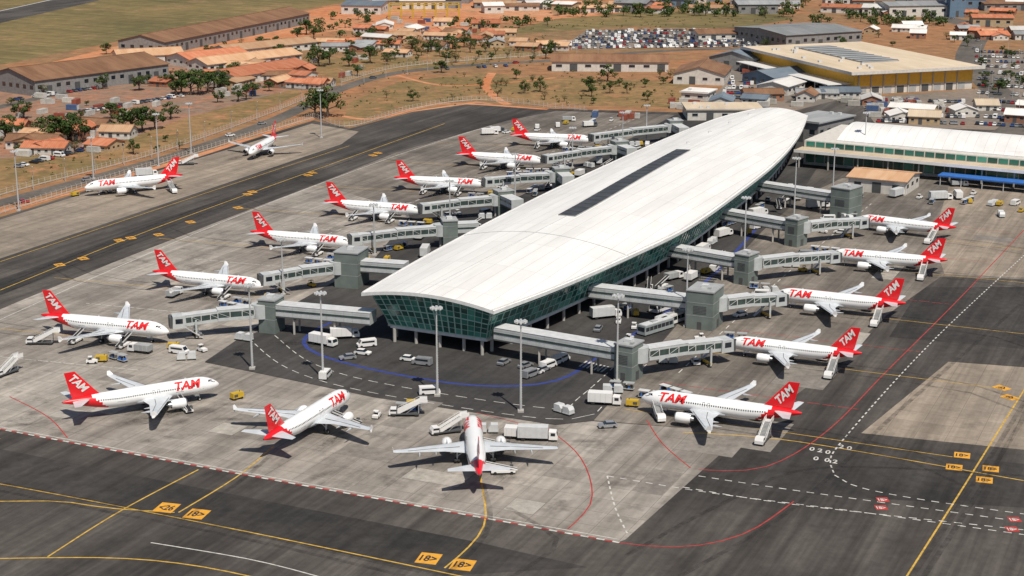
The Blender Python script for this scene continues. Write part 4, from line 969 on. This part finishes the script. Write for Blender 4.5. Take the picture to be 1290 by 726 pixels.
for x,y,h in [(398,148,16),(412,148,17),(405,144,14),(228,119,14),(240,120,14),(250,119,15),(262,117,14),(270,112,12),(278,113,12),(222,120,10),(300,128,9),(310,126,10),(318,122,9),(70,182,15),(80,181,15),(92,180,13),(62,182,9),(155,168,13),(166,167,14),(180,166,13),(195,163,10),(8,178,12),(402,84,14),(415,82,12),(395,80,11),(450,96,8),(466,80,12),(440,84,9),(520,128,7),(556,92,8),(742,116,10),(765,103,11),(768,118,8),(790,118,7),(660,118,8),(680,116,9),(650,100,7),(605,112,6),(745,122,8),(386,44,12),(395,50,11),(375,50,10),(570,62,10),(585,60,9),(612,66,8),(700,66,7),(330,62,9),(520,60,9),(540,66,9),(490,64,9),(215,150,9),(140,150,9),(30,150,10)]:
    tree(x,y,h)
for _ in range(56): tree(U(430,700),U(50,82),U(3,9),R()<.4)
for _ in range(34): tree(U(470,860),U(92,132),U(2,6),R()<.75)
for _ in range(34): tree(U(120,400),U(58,130),U(4,10),R()<.15)
for _ in range(20): tree(U(-60,240),U(120,205),U(3,8),R()<.2)
for _ in range(30): tree(U(960,1290),U(15,60),U(4,9),R()<.3)
for _ in range(12): tree(U(0,400),U(20,80)-0,U(3,5),True) if False else None
for _ in range(14): tree(U(1228,1290),U(60,120),U(4,7))
def tree_belt(x0,x1,y0,y1,n,h):
    B=MB()
    for _ in range(n):
        p=G(U(x0,x1),U(y0,y1)); z=h*U(.5,1.2); B.tube((p.x,p.y,0),(p.x,p.y,z*.5),.3,.2,5,bark,caps=False)
        for k in range(4): leafcloud(B,Vector((p.x+U(-3,3),p.y+U(-3,3),z*U(.4,.8))),U(1.5,3.4),U(1.2,2.4),24,.8,[lf[0],lf[1]] if k%2 else [lf[1],lf[2]])
    B.obj('distant_tree_belt')
tree_belt(690,1010,10,22,95,9); tree_belt(1010,1290,-8,12,75,8); tree_belt(560,700,26,44,16,7); tree_belt(1020,1200,20,34,34,7); tree_belt(620,1290,-30,-5,140,9); tree_belt(400,470,22,50,14,8)
B=MB()
for _ in range(560):
    x,y=random.choice([(U(430,860),U(90,136)),(U(560,1000),U(22,38)),(U(0,380),U(150,240)),(U(400,700),U(44,84))])
    if y>150 and y>250-x*.35: continue
    p=G(x,y); s=U(.4,1.3); leafcloud(B,Vector((p.x,p.y,s*.5)),s,s*.7,8,.42,[lf[2],lf[3],lf[1]])
B.obj('low_scrub')
# ---------------------------------------------------------------- light, sky, camera
el=math.radians(58); sv=Vector((.40,-.92,0)).normalized()*math.cos(el)+Vector((0,0,math.sin(el)))
sun=bpy.data.lights.new('sun','SUN'); sun.energy=4.5; sun.angle=math.radians(.6); sun.color=(1,.935,.83)
so=bpy.data.objects.new('sun',sun); S.collection.objects.link(so); so.rotation_euler=sv.to_track_quat('Z','Y').to_euler(); so.location=(0,0,400)
w=bpy.data.worlds.new('World'); S.world=w; w.use_nodes=True; nt=w.node_tree; bg=nt.nodes['Background']
sk=nt.nodes.new('ShaderNodeTexSky'); sk.sky_type='NISHITA'; sk.sun_disc=False; sk.sun_elevation=el; sk.sun_rotation=math.atan2(sv.x,sv.y); sk.altitude=1000; sk.dust_density=2.5
nt.links.new(sk.outputs[0],bg.inputs[0]); bg.inputs[1].default_value=.07
cam=bpy.data.cameras.new('camera'); co=bpy.data.objects.new('camera',cam); S.collection.objects.link(co)
co.location=(0,0,H); co.rotation_euler=(math.pi/2-TH,0,0); cam.sensor_width=36; cam.lens=36*F/1290; cam.clip_start=1; cam.clip_end=20000
S.camera=co
S.view_settings.view_transform='Standard'; S.view_settings.look='None'; S.view_settings.exposure=0
